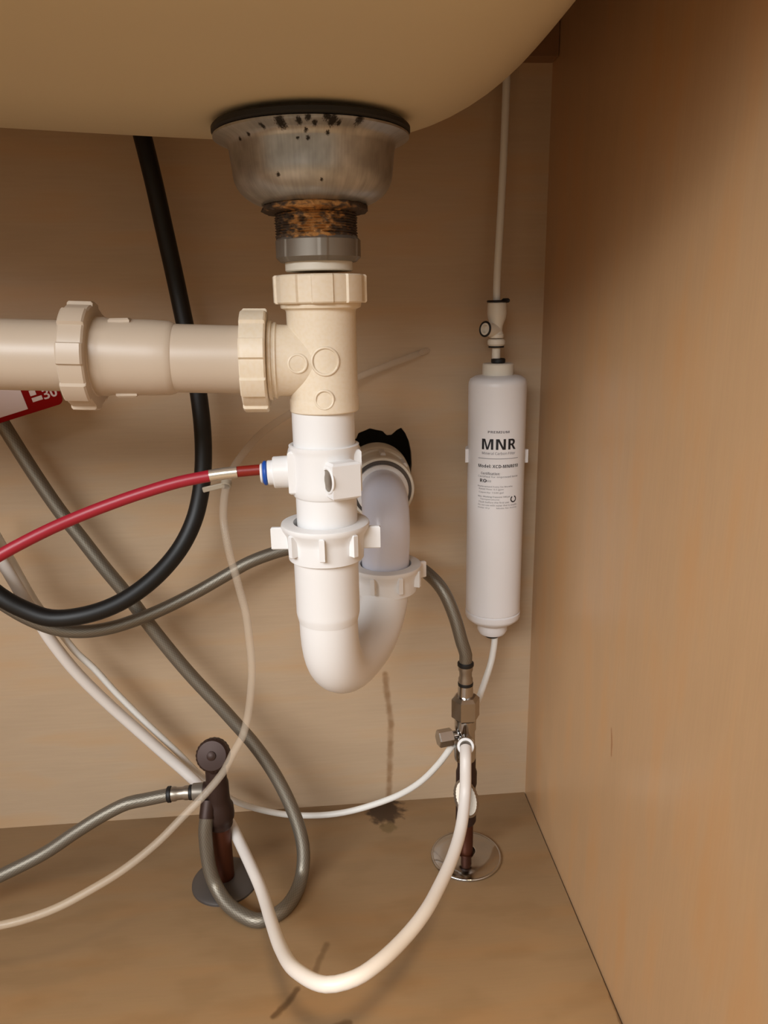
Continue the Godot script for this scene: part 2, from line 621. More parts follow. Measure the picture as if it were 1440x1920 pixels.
	M.braid.albedo_texture = picture(128, 128, func(u: float, v: float) -> Color:
		var g: float = weave.call(u, v)
		return Color(0.44, 0.415, 0.37).lerp(Color(0.55, 0.52, 0.47), g))
	M.braid.normal_enabled = true
	M.braid.normal_texture = relief(128, 128, 3.0, weave)
	M.braid.normal_scale = 0.25
	M.braid.uv1_scale = Vector3(3, 3, 1)


# ------------------------------------------------------------------ the cabinet
func build_cabinet() -> void:
	# back panel, 8 mm, with the ragged hole the drain goes through
	var hole := PackedVector2Array()
	for p in [Vector3(0.0318, 0.3956, 0), Vector3(0.0368, 0.3974, 0), Vector3(0.0423, 0.3997, 0), Vector3(0.0486, 0.398, 0), Vector3(0.054, 0.3969, 0), Vector3(0.0579, 0.3928, 0), Vector3(0.0623, 0.3932, 0), Vector3(0.0673, 0.3975, 0), Vector3(0.0713, 0.3993, 0), Vector3(0.0752, 0.3942, 0), Vector3(0.0786, 0.3861, 0), Vector3(0.0805, 0.376, 0), Vector3(0.0809, 0.3639, 0), Vector3(0.0788, 0.347, 0), Vector3(0.0736, 0.3317, 0), Vector3(0.0617, 0.3212, 0), Vector3(0.0439, 0.3188, 0), Vector3(0.0279, 0.3257, 0), Vector3(0.0183, 0.339, 0), Vector3(0.0148, 0.3556, 0), Vector3(0.0168, 0.3712, 0), Vector3(0.0216, 0.383, 0), Vector3(0.0267, 0.3888, 0), Vector3(0.0297, 0.3907, 0)]:
		hole.append(flat(p))
	var mid := Vector2.ZERO
	for p in hole:
		mid += p / hole.size()
	var wall := Soup.new()
	var ring := PackedVector2Array()   # where the ray from the hole's middle through each of its points meets the panel's edge
	var outline := [Vector2(LEFT, -0.02), Vector2(RIGHT + 0.016, -0.02), Vector2(RIGHT + 0.016, TOP), Vector2(LEFT, TOP)]
	for p in hole:
		var d: Vector2 = (p - mid).normalized()
		for k in 4:
			var hit = Geometry2D.segment_intersects_segment(mid, mid + d * 3.0, outline[k], outline[(k + 1) % 4])
			if hit != null:
				ring.append(hit)
				break
	var n := hole.size()
	for z in [0.0, -0.008]:
		for i in n:
			var a := hole[i]
			var b := hole[(i + 1) % n]
			var c := ring[(i + 1) % n]
			var d := ring[i]
			var pts := [a, b, c]
			for q in outline:      # a corner of the panel between two rays
				var o: Vector2 = q - mid
				if (c - mid).cross(o) * (c - mid).cross(d - mid) > 0 and (d - mid).cross(o) * (d - mid).cross(c - mid) > 0 and o.dot(c - mid) > 0:
					pts.append(q)
			pts.append(d)
			for k in range(1, pts.size() - 1):
				var t := [pts[0], pts[k], pts[k + 1]]
				if ((t[1] - t[0]).cross(t[2] - t[0]) > 0) == (z == 0.0):
					t = [t[0], t[2], t[1]]
				wall.tri(Vector3(t[0].x, t[0].y, z), Vector3(t[1].x, t[1].y, z), Vector3(t[2].x, t[2].y, z), t[0], t[1], t[2])
	for i in n:
		var a := hole[i]
		var b := hole[(i + 1) % n]
		wall.quad(Vector3(a.x, a.y, 0), Vector3(a.x, a.y, -0.008), Vector3(b.x, b.y, -0.008), Vector3(b.x, b.y, 0), a, a, b, b)
	struct("wall_back", wall, M.back)
	var cavity := Soup.new()
	cavity.slab(Vector3(LEFT, -0.02, -0.19), Vector3(RIGHT + 0.016, TOP, -0.16))
	for e in [[Vector3(mid.x - 0.12, 0.2, -0.16), Vector3(mid.x - 0.1, 0.55, -0.0085)], [Vector3(mid.x + 0.1, 0.2, -0.16), Vector3(mid.x + 0.12, 0.55, -0.0085)], [Vector3(mid.x - 0.1, 0.53, -0.16), Vector3(mid.x + 0.1, 0.55, -0.0085)], [Vector3(mid.x - 0.1, 0.2, -0.16), Vector3(mid.x + 0.1, 0.22, -0.0085)]]:
		cavity.slab(e[0], e[1])
	struct("wall_house", cavity, M.dark)
	var s := Soup.new()
	s.slab(Vector3(LEFT, -0.016, 0.0), Vector3(RIGHT - 0.0012, 0, FRONT))
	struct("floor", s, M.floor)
	s = Soup.new()
	s.slab(Vector3(RIGHT, -0.1, -0.008), Vector3(RIGHT + 0.016, TOP, FRONT))
	struct("wall_right", s, M.side)
	s = Soup.new()
	s.slab(Vector3(LEFT - 0.016, -0.1, -0.008), Vector3(LEFT, TOP, FRONT))
	struct("wall_left", s, M.side)
	s = Soup.new()
	s.slab(Vector3(LEFT - 0.05, TOP, -0.19), Vector3(RIGHT + 0.05, TOP + 0.04, FRONT + 0.04))
	struct("ceiling", s, M.worktop)
	s = Soup.new()
	s.slab(Vector3(LEFT, 0.699, 0.0), Vector3(RIGHT - 0.0008, TOP, 0.018))
	struct("trim_1", s, M.wood)
	s = Soup.new()
	s.slab(Vector3(LEFT, 0.715, FRONT - 0.018), Vector3(RIGHT, TOP, FRONT))
	struct("trim_2", s, M.wood)
	s = Soup.new()
	s.slab(Vector3(LEFT - 1.6, -0.13, FRONT - 0.05), Vector3(RIGHT + 1.6, -0.1, 3.4))
	struct("floor_001", s, M.tile)


func build_sink() -> void:
	var t := thing("sink_bowl", "large rounded sink bowl coated in matt beige, seen from below at the top", "sink", Vector3(0, 0.604, DZ))
	var s := Soup.new()
	var lo := Vector2(-0.46, 0.04)
	var hi := Vector2(0.175, 0.5)
	var Rc := 0.15
	var Rf := 0.14
	var drain := Vector2(0, DZ)
	var outline := func(d: float) -> PackedVector2Array:
		var out := PackedVector2Array()
		var r := Rc - d
		for c in 4:
			var m := Vector2(hi.x - Rc if c in [0, 3] else lo.x + Rc, hi.y - Rc if c < 2 else lo.y + Rc)
			for i in 25:
				out.append(m + Vector2.from_angle(PI / 2 * c + PI / 2 * i / 24.0) * r)
		# straight stretches are subdivided too
		var full := PackedVector2Array()
		for i in out.size():
			var a := out[i]
			var b := out[(i + 1) % out.size()]
			full.append(a)
			if i % 25 == 24:
				for k in range(1, 12):
					full.append(a.lerp(b, k / 12.0))
		return full
	var rows := []
	var vs := []
	var add := func(flat_row: PackedVector2Array, y_of: Callable) -> void:
		var row := PackedVector3Array()
		for q in flat_row:
			row.append(Vector3(q.x, y_of.call(q), q.y))
		row.append(row[0])
		rows.append(row)
		vs.append(float(rows.size()) * 0.12)
	var dish := func(q: Vector2) -> float: return 0.604 + 0.06 * q.distance_to(drain)
	add.call(PackedVector2Array(Array(outline.call(0.0)).map(func(_q): return Vector2(-0.14, 0.27))), func(_q): return TOP)
	add.call(outline.call(0.0), func(_q): return TOP)
	for k in 21:
		var a := PI / 2 * k / 20.0
		var d := Rf * (1.0 - cos(a))
		add.call(outline.call(d), func(q): return minf(dish.call(q) + Rf - Rf * sin(a), TOP - 0.0005))
	var last: PackedVector2Array = outline.call(Rf)
	for k in range(1, 15):
		var w := k / 14.0
		var row := PackedVector2Array()
		for q in last:
			row.append(q.lerp(drain, minf(w, 0.9999)))
		add.call(row, dish)
	var us := []
	for i in rows[0].size():
		us.append(float(i) / (rows[0].size() - 1) * 4.0)
	s.skin(rows, us, vs)
	s.outward(0)
	part("bowl", s, M.coat, t, 50.0)


# ------------------------------------------------------------------ drain
func build_strainer() -> void:
	var t := thing("sink_strainer", "dull steel basket strainer cup with rusty thread under the sink bowl", "strainer", Vector3(0, 0.5275, DZ))
	var s := Soup.new()
	ring_of(s, 0.03, 0.0552, 0.6003, 0.6048, here(0, 0, DZ), 0.0012, 96)
	part("gasket", s, M.black, t).set_meta("label", "black rubber gasket")
	s = Soup.new()
	s.lathe([Vector2(0, 0.599), Vector2(0, 0.6003), Vector2(0.0535, 0.6003), Vector2(0.0546, 0.5997), Vector2(0.0546, 0.5986), Vector2(0.0535, 0.598), Vector2(0.0495, 0.5965), Vector2(0.0472, 0.595), Vector2(0.0463, 0.5925), Vector2(0.0456, 0.586), Vector2(0.0450, 0.580), Vector2(0.0444, 0.5765), Vector2(0.0432, 0.5735), Vector2(0.0412, 0.5707), Vector2(0.0385, 0.5682), Vector2(0.0350, 0.5661), Vector2(0.0305, 0.5642), Vector2(0.0, 0.5640)], here(0, 0, DZ), 96)
	part("cup", s, M.steel, t)
	s = Soup.new()
	var chip := noise(1.0, 17, 2)
	s.turned([Vector2(0, 0.5645), Vector2(0.0285, 0.5645), Vector2(0.0296, 0.5635), Vector2(0.0300, 0.5612), Vector2(0.0288, 0.5603), Vector2(0, 0.5603)], here(0.0004, 0, DZ), 96, false, func(a: float, k: int) -> float:
		return 0.0 if k in [0, 5] else 0.0016 * chip.get_noise_2d(a * 4.0, k * 0.4))
	part("rusted_washer", s, M.rust, t)
	s = Soup.new()
	var prof := [Vector2(0, 0.5612)]
	var y := 0.5610
	while y > 0.5475:
		prof.append(Vector2(0.0226, y))
		prof.append(Vector2(0.0236, y - 0.0007))
		y -= 0.0014
	prof.append(Vector2(0.0226, 0.545))
	prof.append(Vector2(0, 0.545))
	s.turned(prof, here(0.0006, 0, DZ), 96, false, func(a: float, k: int) -> float:
		return 0.0 if k == 0 or k >= prof.size() - 1 else 0.0009 * chip.get_noise_2d(a * 7.0, k * 0.7) + (0.0008 if absf(a + 0.1) < 0.55 and chip.get_noise_2d(a * 3.0, k * 0.5) > -0.1 else 0.0))
	part("threaded_neck", s, M.rust, t)
	s = Soup.new()
	nut_of(s, 0.0195, 0.0246, 0.0005, 6, 0.10, 0.1, 0.5335, 0.5475, here(0.0013, 0, DZ), 0.0024)
	part("lock_nut", s, M.pewter, t)
	s = Soup.new()
	pipe_of(s, 0.0197, 0.5283, 0.534, here(0.0013, 0, DZ))
	part("tail_ring", s, M.ivory, t)


func build_drain() -> void:
	var axis := here(0.0014, 0, DZ)
	# ---- tee
	var t := thing("drain_tee", "cream plastic drain tee below the strainer, with a side branch to the left", "pipe fitting", Vector3(0.0014, 0.447, DZ))
	var s := Soup.new()
	s.lathe([Vector2(0, 0.5265), Vector2(0.0205, 0.5265), Vector2(0.0236, 0.5262), Vector2(0.0240, 0.5095), Vector2(0.0236, 0.5078), Vector2(0.0212, 0.5068), Vector2(0.0207, 0.5055), Vector2(0.0206, 0.4555), Vector2(0.0212, 0.4545), Vector2(0.0212, 0.4474), Vector2(0.0207, 0.4468), Vector2(0.0196, 0.4468), Vector2(0.0192, 0.449), Vector2(0, 0.449)], axis)
	var bx := along(Vector3(0.0014, 0.4770, DZ), Vector3(-1, 0.02, 0))
	s.lathe([Vector2(0, 0.0), Vector2(0.0190, 0.0), Vector2(0.0205, 0.012), Vector2(0.0212, 0.026), Vector2(0.0215, 0.0272), Vector2(0.0226, 0.0275), Vector2(0.0226, 0.0288), Vector2(0.0220, 0.0291), Vector2(0.0220, 0.0300), Vector2(0.0236, 0.0303), Vector2(0.0236, 0.0322), Vector2(0.0226, 0.0326), Vector2(0.0226, 0.043), Vector2(0, 0.043)], bx)
	part("tee_body", s, M.cream, t)
	s = Soup.new()
	nut_of(s, 0.0228, 0.0264, 0.0012, 8, 0.22, 0.05, 0.5103, 0.5262, axis, 0.0008)
	part("slip_nut", s, M.cream, t)
	var x0: float = --0.0462 + 0.0014
	var x1: float = --0.0314 + 0.0014
	s = Soup.new()
	nut_of(s, 0.0205, 0.0290, 0.0016, 8, 0.20, 0.30, x1, x0, bx, 0.0009)
	part("slip_nut", s, M.cream, t)
	# moulded rings on its front
	for q in [[558.0, 682.0, 0.0052, 0.0196], [610.0, 678.0, 0.0078, 0.0202], [608.0, 748.0, 0.0054, 0.0205]]:
		s = Soup.new()
		var c := Vector3(0, 0, 0)
		if q[0] < 570.0:
			c = Vector3(-0.0133, 0.477, 0.2395)
		elif q[1] < 700.0:
			c = Vector3(0.0027, 0.4779, 0.2402)
		else:
			c = Vector3(0.0013, 0.4558, 0.2402)
		var rows := []
		for i in 41:
			var a := TAU * i / 40.0
			var row := PackedVector3Array()
			for k in 9:
				var b := TAU * k / 8.0
				var rr: float = q[2] + 0.0008 * cos(b)
				var px := c.x + rr * cos(a)
				var py := c.y + rr * sin(a)
				# lie on whichever of the two cylinders stands further out here
				var zz := maxf(sqrt(maxf(0.0, 0.0207 * 0.0207 - pow(px - 0.0014, 2))), sqrt(maxf(0.0, 0.0203 * 0.0203 - pow(py - 0.4770, 2))) if px < 0.0014 else 0.0)
				row.append(Vector3(px, py, DZ + zz + 0.0002 + 0.0007 * sin(b)))
			rows.append(row)
		var us := []
		for k in 9:
			us.append(k / 8.0)
		s.skin(rows, us, range(41))
		s.outward(0)
		part("moulded_ring", s, M.cream, t, 60.0)
	# ---- waste pipe to the left
	t = thing("waste_pipe", "cream horizontal waste pipe with a coupling, running left from the tee", "pipe", Vector3(-0.12, 0.48, DZ))
	var wx := along(Vector3(-0.04, 0.4782, DZ), Vector3(-1, 0.046, 0.0))
	var at := func(px: float) -> float:      # distance along the pipe of a spot given by its x
		return (-0.04 - px) / cos(0.046)
	s = Soup.new()
	pipe_of(s, 0.0200, at.call(-0.0861), 0.0035, wx)
	part("short_pipe", s, M.shaded_cream, t)
	s = Soup.new()
	var a0: float = at.call(-0.0863)
	var a1: float = at.call(-0.1343)
	s.lathe([Vector2(0, a0 - 0.001), Vector2(0.0198, a0 - 0.001), Vector2(0.0207, a0), Vector2(0.0216, a0 + 0.003), Vector2(0.0220, a0 + 0.012), Vector2(0.0222, a1 - 0.010), Vector2(0.0228, a1 - 0.009), Vector2(0.0228, a1 - 0.004), Vector2(0.0236, a1 - 0.003), Vector2(0.0236, a1 + 0.012), Vector2(0, a1 + 0.012)], wx)
	for k in [-1, 1]:
		s.box(Vector3(0.012, 0.0034, 0.008), here(wx.origin.x - (a1 - 0.020), wx.origin.y + 0.046 * (a1 - 0.020) + k * 0.0209, DZ + 0.005), 0.0010)
	part("coupling", s, M.shaded_cream, t)
	s = Soup.new()
	var b0: float = at.call(-0.1309)
	var b1: float = at.call(-0.1453)
	nut_of(s, 0.0208, 0.0296, 0.0018, 8, 0.20, 0.12, b0, b1, wx, 0.0010)
	part("slip_nut", s, M.shaded_cream, t)
	s = Soup.new()
	pipe_of(s, 0.0204, b0, 0.665, wx)
	part("long_pipe", s, M.shaded_cream, t)
	# ---- tailpiece
	t = thing("tailpiece", "bright white straight tailpiece between the cream tee and the trap", "pipe", Vector3(0.0002, 0.36, DZ))
	s = Soup.new()
	pipe_of(s, 0.0193, 0.36, 0.4487, here(0.0002, 0, DZ))
	part("tube", s, M.white, t)
	# ---- saddle with push-in port
	t = thing("drain_saddle", "white clamp saddle round the tailpiece with blue-ringed push-in port", "pipe clamp", Vector3(0, 0.395, DZ))
	s = Soup.new()
	s.lathe([Vector2(0.0194, 0.4262), Vector2(0.0208, 0.4266), Vector2(0.0219, 0.4260), Vector2(0.0218, 0.4232), Vector2(0.0208, 0.4205), Vector2(0.0206, 0.4035), Vector2(0.0214, 0.3995), Vector2(0.0206, 0.3950), Vector2(0.0199, 0.3938), Vector2(0.0194, 0.3938)], here(-0.0001, 0, DZ), 64, true)
	for k in [-1, 1]:       # the two flanges of the clamp, left and right
		s.box(Vector3(0.005, 0.027, 0.02), here(k * 0.0202, 0.410, DZ), 0.0012)
	part("clamp_band", s, M.white, t)
	s = Soup.new()
	var ear := Transform3D(Basis(Vector3.UP, deg_to_rad(24)), Vector3(0.0093, 0.4075, DZ + 0.0185))
	s.box(Vector3(0.0185, 0.0225, 0.0175), ear, 0.0014)
	var boss := part("screw_boss", s, M.white, t)
	s = Soup.new()
	var face := ear * Transform3D(Basis(Vector3(0, 0, 1), PI / 2), Vector3(-0.0093, 0.0005, 0.0022))
	ring_of(s, 0.0068, 0.0082, -0.0006, 0.0007, face, 0.0004, 40)
	part("screw_rim", s, M.white, boss)
	s = Soup.new()
	s.lathe([Vector2(0, 0.0004), Vector2(0.0036, 0.0008), Vector2(0.0052, 0.0003), Vector2(0.0068, 0.0002), Vector2(0.0068, -0.001), Vector2(0, -0.001)], face, 40)
	part("screw", s, M.satin, boss)
	var px := along(Vector3(0, 0.4100, DZ), Vector3(-1, -0.03, 0))
	s = Soup.new()
	s.lathe([Vector2(0, 0.015), Vector2(0.0100, 0.015), Vector2(0.0100, 0.0315), Vector2(0.0094, 0.0322), Vector2(0.0078, 0.0322), Vector2(0.0078, 0.0352), Vector2(0.0074, 0.0357), Vector2(0, 0.0357)], px, 48)
	part("port", s, M.white, t)
	s = Soup.new()
	ring_of(s, 0.0034, 0.0077, 0.0359, 0.0384, px, 0.0007, 48)
	part("collet_clip", s, M.blue, t).set_meta("label", "blue locking ring")
	s = Soup.new()
	ring_of(s, 0.0034, 0.0062, 0.0384, 0.0402, px, 0.0006, 48)
	part("collet", s, M.white, t)
	# ---- red tube in the port
	var rt := thing("drain_tube", "red and magenta tube with a silver sleeve, plugged into the blue-ringed port", "tube", Vector3(-0.1327, 0.3955, 0.23))
	s = Soup.new()
	s.tube(PackedVector3Array([Vector3(-0.0323, 0.4112, 0.2194), Vector3(-0.0395, 0.4111, 0.2194), Vector3(-0.055, 0.4103, 0.2199)]), 0.0034, 24)
	part("plug_end", s, M.brick, rt).set_meta("label", "dark red end of the tube")
	s = Soup.new()
	s.tube(PackedVector3Array([Vector3(-0.0544, 0.4103, 0.2199), Vector3(-0.0626, 0.4096, 0.2202), Vector3(-0.0714, 0.4085, 0.2205)]), 0.0038, 24)
	part("sleeve", s, M.silver, rt).set_meta("label", "silver sleeve")
	s = Soup.new()
	s.tube(PackedVector3Array([Vector3(-0.0711, 0.4086, 0.2205), Vector3(-0.0904, 0.4055, 0.2215), Vector3(-0.1113, 0.4002, 0.223), Vector3(-0.1317, 0.3941, 0.225), Vector3(-0.152, 0.3873, 0.228), Vector3(-0.1665, 0.382, 0.232), Vector3(-0.181, 0.3758, 0.236), Vector3(-0.1952, 0.369, 0.24), Vector3(-0.2164, 0.357, 0.245), Vector3(-0.2385, 0.3381, 0.25)]), 0.0037, 24)
	part("red_tube", s, M.red, rt)
	# ---- trap
	t = thing("drain_trap", "white plastic U-bend trap with winged slip nuts, hanging under the tailpiece", "drain trap", Vector3(-0.002, 0.2365, DZ))
	var A := Vector3(-0.0015, 0.311, DZ)
	var B := Vector3(0.0455, 0.311, 0.12)
	var half := (B - A) / 2
	var R := half.length()
	var un := half.normalized()
	var path := PackedVector3Array([A + Vector3(0, 0.03, 0), A + Vector3(0, 0.01, 0)])
	for i in 25:
		var a := PI * 0.94 * i / 24.0
		var e := 2.0 / (2.9 if a < PI / 2 else 2.2)      # the front of the bend is squarer than its back
		path.append(A + half - un * R * signf(cos(a)) * pow(absf(cos(a)), e) - Vector3(0, 0.94 * R * pow(sin(a), e), 0))
	path.append(B - Vector3(0, 0.006, 0) * 0 - Vector3(0, 0.004, 0))
	s = Soup.new()
	s.tube(path, 0.0194, 48, 0.005)
	s.lathe([Vector2(0, 0.3540), Vector2(0.0209, 0.3540), Vector2(0.0209, 0.3150), Vector2(0.0205, 0.3125), Vector2(0.0196, 0.3085), Vector2(0, 0.3080)], here(A.x, 0, A.z))
	part("u_bend", s, M.trap, t, 30.0)
	s = winged_nut(here(-0.0012, 0.3525, DZ), 0.0238, -0.09)
	part("slip_nut", s, M.white, t)
	s = winged_nut(here(0.0452, 0.2885, 0.12), 0.0222, 0.33)
	part("slip_nut", s, M.trap, t)
	# ---- trap arm into the wall
	t = thing("trap_arm", "grey curved trap arm from the back of the U-bend into the wall", "pipe", Vector3(0.0460, 0.30, 0.12))
	var wy := 0.3575
	var arm := PackedVector3Array([Vector3(0.0450, 0.3075, 0.12), Vector3(0.0452, 0.317, 0.12)])
	for i in 13:
		var a := PI / 2 * i / 12.0
		arm.append(Vector3(0.0458 + 0.0016 * i / 12.0, wy - 0.029 + 0.029 * sin(a), 0.12 - 0.029 + 0.029 * cos(a)))
	arm.append(Vector3(0.0475, wy, 0.05))
	arm.append(Vector3(0.0475, wy, -0.03))
	s = Soup.new()
	s.tube(arm, 0.0188, 48, 0.004)
	part("arm_pipe", s, M.grey, t, 30.0)
	var zx := along(Vector3(0.0475, wy, 0), Vector3(0, 0.0, 1))
	s = Soup.new()
	ring_of(s, 0.0186, 0.0222, 0.060, 0.072, zx, 0.0012)
	part("collar", s, M.trap, t)
	t = thing("wall_nut", "weathered ivory ring nut round the grey trap arm at the wall hole", "pipe nut", Vector3(0.0475, wy, 0.03))
	s = Soup.new()
	s.lathe([Vector2(0.0224, 0.0660), Vector2(0.0224, 0.0600), Vector2(0.0205, 0.0590), Vector2(0.0205, 0.004), Vector2(0.0292, 0.004), Vector2(0.0300, 0.006), Vector2(0.0298, 0.024), Vector2(0.0286, 0.0265), Vector2(0.0278, 0.0280), Vector2(0.0286, 0.0290), Vector2(0.0286, 0.0318), Vector2(0.0270, 0.0330), Vector2(0.0262, 0.0535), Vector2(0.0272, 0.0550), Vector2(0.0280, 0.0580), Vector2(0.0280, 0.0640), Vector2(0.0272, 0.0660)], zx, 64, true)
	part("nut_body", s, M.ivory, t)
	for i in 8:
		s = Soup.new()
		var a := TAU * (i + 0.12) / 8.0
		var d := Vector3(sin(a), cos(a), 0)
		var lug := Transform3D(Basis(d.cross(Vector3(0, 0, 1)), d, Vector3(0, 0, 1)), Vector3(0.0475, wy, 0.0435) + d * 0.0268)
		s.box(Vector3(0.0042, 0.0052, 0.019), lug, 0.0008)
		part("lug", s, M.trap, t)
	s = Soup.new()
	ring_of(s, 0.0224, 0.0252, 0.0655, 0.0672, zx, 0.0003)
	part("rubber_seal", s, M.dull, t)


func winged_nut(xf: Transform3D, h: float, turn: float) -> Soup:
	var s := Soup.new()
	s.lathe([Vector2(0.0205, h), Vector2(0.0262, h), Vector2(0.0280, h - 0.0006), Vector2(0.0284, h - 0.0022), Vector2(0.0276, h - 0.0045), Vector2(0.0252, h - 0.0085), Vector2(0.0246, h - 0.012), Vector2(0.0242, 0.0), Vector2(0.0205, 0.0)], xf, 72, true)
	for i in 8:
		var a := TAU * i / 8.0 + turn
		var d := Vector3(sin(a), 0, cos(a))
		var deep := 0.0125 if i in [2, 6] else 0.0062
		var w := xf * Transform3D(Basis(Vector3.UP.cross(d), Vector3.UP, d), Vector3(0, h * 0.55 - 0.0005, 0) + d * (0.0227 + deep / 2))
		s.box(Vector3(0.0034, h * 0.62, deep), w, 0.0007)
	return s


# ------------------------------------------------------------------ water filter
func build_filter() -> void:
	var fx := 0.1520
	var fz := 0.0375
	var t := thing("water_filter", "white inline water filter cartridge lettered MNR, upright on the back panel", "water filter", Vector3(fx, 0.2065, fz))
	var ax := here(fx, 0, fz)
	var s := Soup.new()
	s.lathe([Vector2(0, 0.4485), Vector2(0.0130, 0.4490), Vector2(0.0200, 0.4478), Vector2(0.0238, 0.4455), Vector2(0.0250, 0.4425), Vector2(0.0252, 0.440), Vector2(0.0252, 0.2322), Vector2(0.0242, 0.2312), Vector2(0, 0.2312)], ax, 80)
	part("housing", s, M.filter, t)
	s = Soup.new()
	s.lathe([Vector2(0, 0.2313), Vector2(0.0242, 0.2313), Vector2(0.0255, 0.2302), Vector2(0.0255, 0.2262), Vector2(0.0245, 0.2238), Vector2(0.0205, 0.2205), Vector2(0.0150, 0.2180), Vector2(0.0142, 0.2172), Vector2(0.0140, 0.2165), Vector2(0.0140, 0.2110), Vector2(0.0122, 0.2075), Vector2(0.0090, 0.2065), Vector2(0, 0.2065)], ax, 80)
	part("end_cap", s, M.filter, t)
	s = Soup.new()
	pipe_of(s, 0.0134, 0.4475, 0.4588, ax, 0.0010)
	part("neck", s, M.ivory, t)
	s = Soup.new()
	pipe_of(s, 0.0061, 0.4586, 0.4628, ax, 0.0008, 40)
	part("collet", s, M.black, t).set_meta("label", "black collet")
	s = Soup.new()
	pipe_of(s, 0.0070, 0.2032, 0.2068, ax, 0.0008, 40)
	part("collet", s, M.black, t).set_meta("label", "black collet")
	# the print, bent round the housing; x offset and width in degrees of turn
	var printed := func(words: String, bold: bool, y: float, h: float, x_deg: float, w_deg: float, ink: Material) -> void:
		var q := Soup.new()
		text(q, words, bold, h, deg_to_rad(w_deg) * 0.02535, func(p: Vector2) -> Vector3:
			var a := deg_to_rad(x_deg) + p.x / 0.02535
			return Vector3(fx + sin(a) * 0.02535, y + p.y, fz + cos(a) * 0.02535))
		part("print", q, ink, t, 60.0)
	printed.call("PREMIUM", true, 0.4029, 0.0020, -9.0, 42.0, M.pale_ink)
	printed.call("MNR", true, 0.3923, 0.0092, -7.5, 69.0, M.ink)
	printed.call("Mineral Carbon Filter", false, 0.3845, 0.0024, -7.5, 68.0, M.pale_ink)
	printed.call("Model: XCD-MNR010", true, 0.3733, 0.0030, -7.5, 84.0, M.ink)
	printed.call("Certification:", true, 0.3668, 0.0024, -24.0, 38.0, M.pale_ink)
	printed.call("Certified for improved taste", false, 0.3637, 0.0022, -7.5, 84.0, M.pale_ink)
	printed.call("RO", true, 0.3602, 0.0030, -38.0, 14.0, M.ink)
	printed.call("Service", false, 0.3602, 0.0022, -29.0, 14.0, M.pale_ink)
	printed.call("Replacement Every Six Months", false, 0.355, 0.0018, -14.0, 72.0, M.pale_ink)
	printed.call("Rated Flow: 0.5 gpm", false, 0.3526, 0.0018, -22.0, 50.0, M.pale_ink)
	printed.call("Capacity: 1500 gal", false, 0.3497, 0.0018, -22.0, 50.0, M.pale_ink)
	printed.call("Max. Working Pressure 100 psi", false, 0.3459, 0.0018, -16.0, 66.0, M.ink)
	printed.call("Temperature:", false, 0.3435, 0.0016, -24.0, 40.0, M.pale_ink)
	printed.call("Flush before the first use", false, 0.3411, 0.0016, -16.0, 62.0, M.pale_ink)
	printed.call("Do not use with water that is unsafe", false, 0.3385, 0.0016, -7.5, 82.0, M.pale_ink)
	printed.call("Keep dry        Made for home", false, 0.3358, 0.0016, -7.5, 82.0, M.pale_ink)
	var rule := Soup.new()
	for i in 24:
		var a0 := deg_to_rad(-50.0 + 84.0 * i / 24.0)
		var a1 := deg_to_rad(-50.0 + 84.0 * (i + 1) / 24.0)
		var r := 0.02535
		rule.quad(Vector3(fx + sin(a0) * r, 0.3796, fz + cos(a0) * r), Vector3(fx + sin(a0) * r, 0.38, fz + cos(a0) * r), Vector3(fx + sin(a1) * r, 0.38, fz + cos(a1) * r), Vector3(fx + sin(a1) * r, 0.3796, fz + cos(a1) * r))
	part("print", rule, M.pale_ink, t, 60.0)
	var seal := Soup.new()          # the round mark at the lower right of the print: a broken ring round a small star
	for i in 30:
		if i in [6, 7, 8, 9]:
			continue
		for w in [[0.0020, 0.0031]]:
			var c := Vector2(deg_to_rad(25.0) * 0.02535, 0.3435)
			var e0 := Vector2.from_angle(TAU * i / 30.0)
			var e1 := Vector2.from_angle(TAU * (i + 1) / 30.0)
			var q := []
			for p in [c + e0 * w[0], c + e0 * w[1], c + e1 * w[1], c + e1 * w[0]]:
				q.append(Vector3(fx + sin(p.x / 0.02535) * 0.02535, p.y, fz + cos(p.x / 0.02535) * 0.02535))
			seal.quad(q[3], q[2], q[1], q[0])
	part("print", seal, M.ink, t, 60.0)
	# ---- the clip that holds it
	t = thing("filter_clip", "pale plastic clip holding the white filter cartridge on the back panel", "clip", Vector3(fx, 0.378, 0.0))
	s = Soup.new()
	s.box(Vector3(0.036, 0.014, 0.0105), here(fx, 0.378, 0.00525), 0.001)
	part("clip_base", s, M.clip, t)
	for k in [-1, 1]:
		s = Soup.new()
		var rows := []
		for i in 21:
			var a: float = deg_to_rad(172.0 - 88.0 * i / 20.0) * k
			var d := Vector3(sin(a), 0, cos(a))
			var c := Vector3(fx, 0.378 - 0.001 * k, fz)
			var ro := 0.0272 if i < 18 else 0.0272 + (i - 17) * 0.0004
			var row := PackedVector3Array()
			for e in [[0.0254, -0.006], [ro, -0.006], [ro, 0.006], [0.0254, 0.006], [0.0254, -0.006]]:
				row.append(c + d * e[0] + Vector3(0, e[1], 0))
			rows.append(row)
		var first := PackedVector3Array()
		var final := PackedVector3Array()
		for i in 5:
			first.append((rows[0][0] + rows[0][2]) / 2)
			final.append((rows[20][0] + rows[20][2]) / 2)
		rows.push_front(first)
		rows.push_back(final)
		s.skin(rows, [0.0, 0.25, 0.5, 0.75, 1.0], range(23))
		s.outward(0)
		part("clip_arm", s, M.filter, t)
	# ---- push-in valve on top
	var vx := 0.1500
	var v := thing("filter_valve", "small ivory push-in valve with a side port, on top of the filter", "valve", Vector3(vx, 0.4588, fz))
	ax = here(vx, 0, fz)
	s = Soup.new()
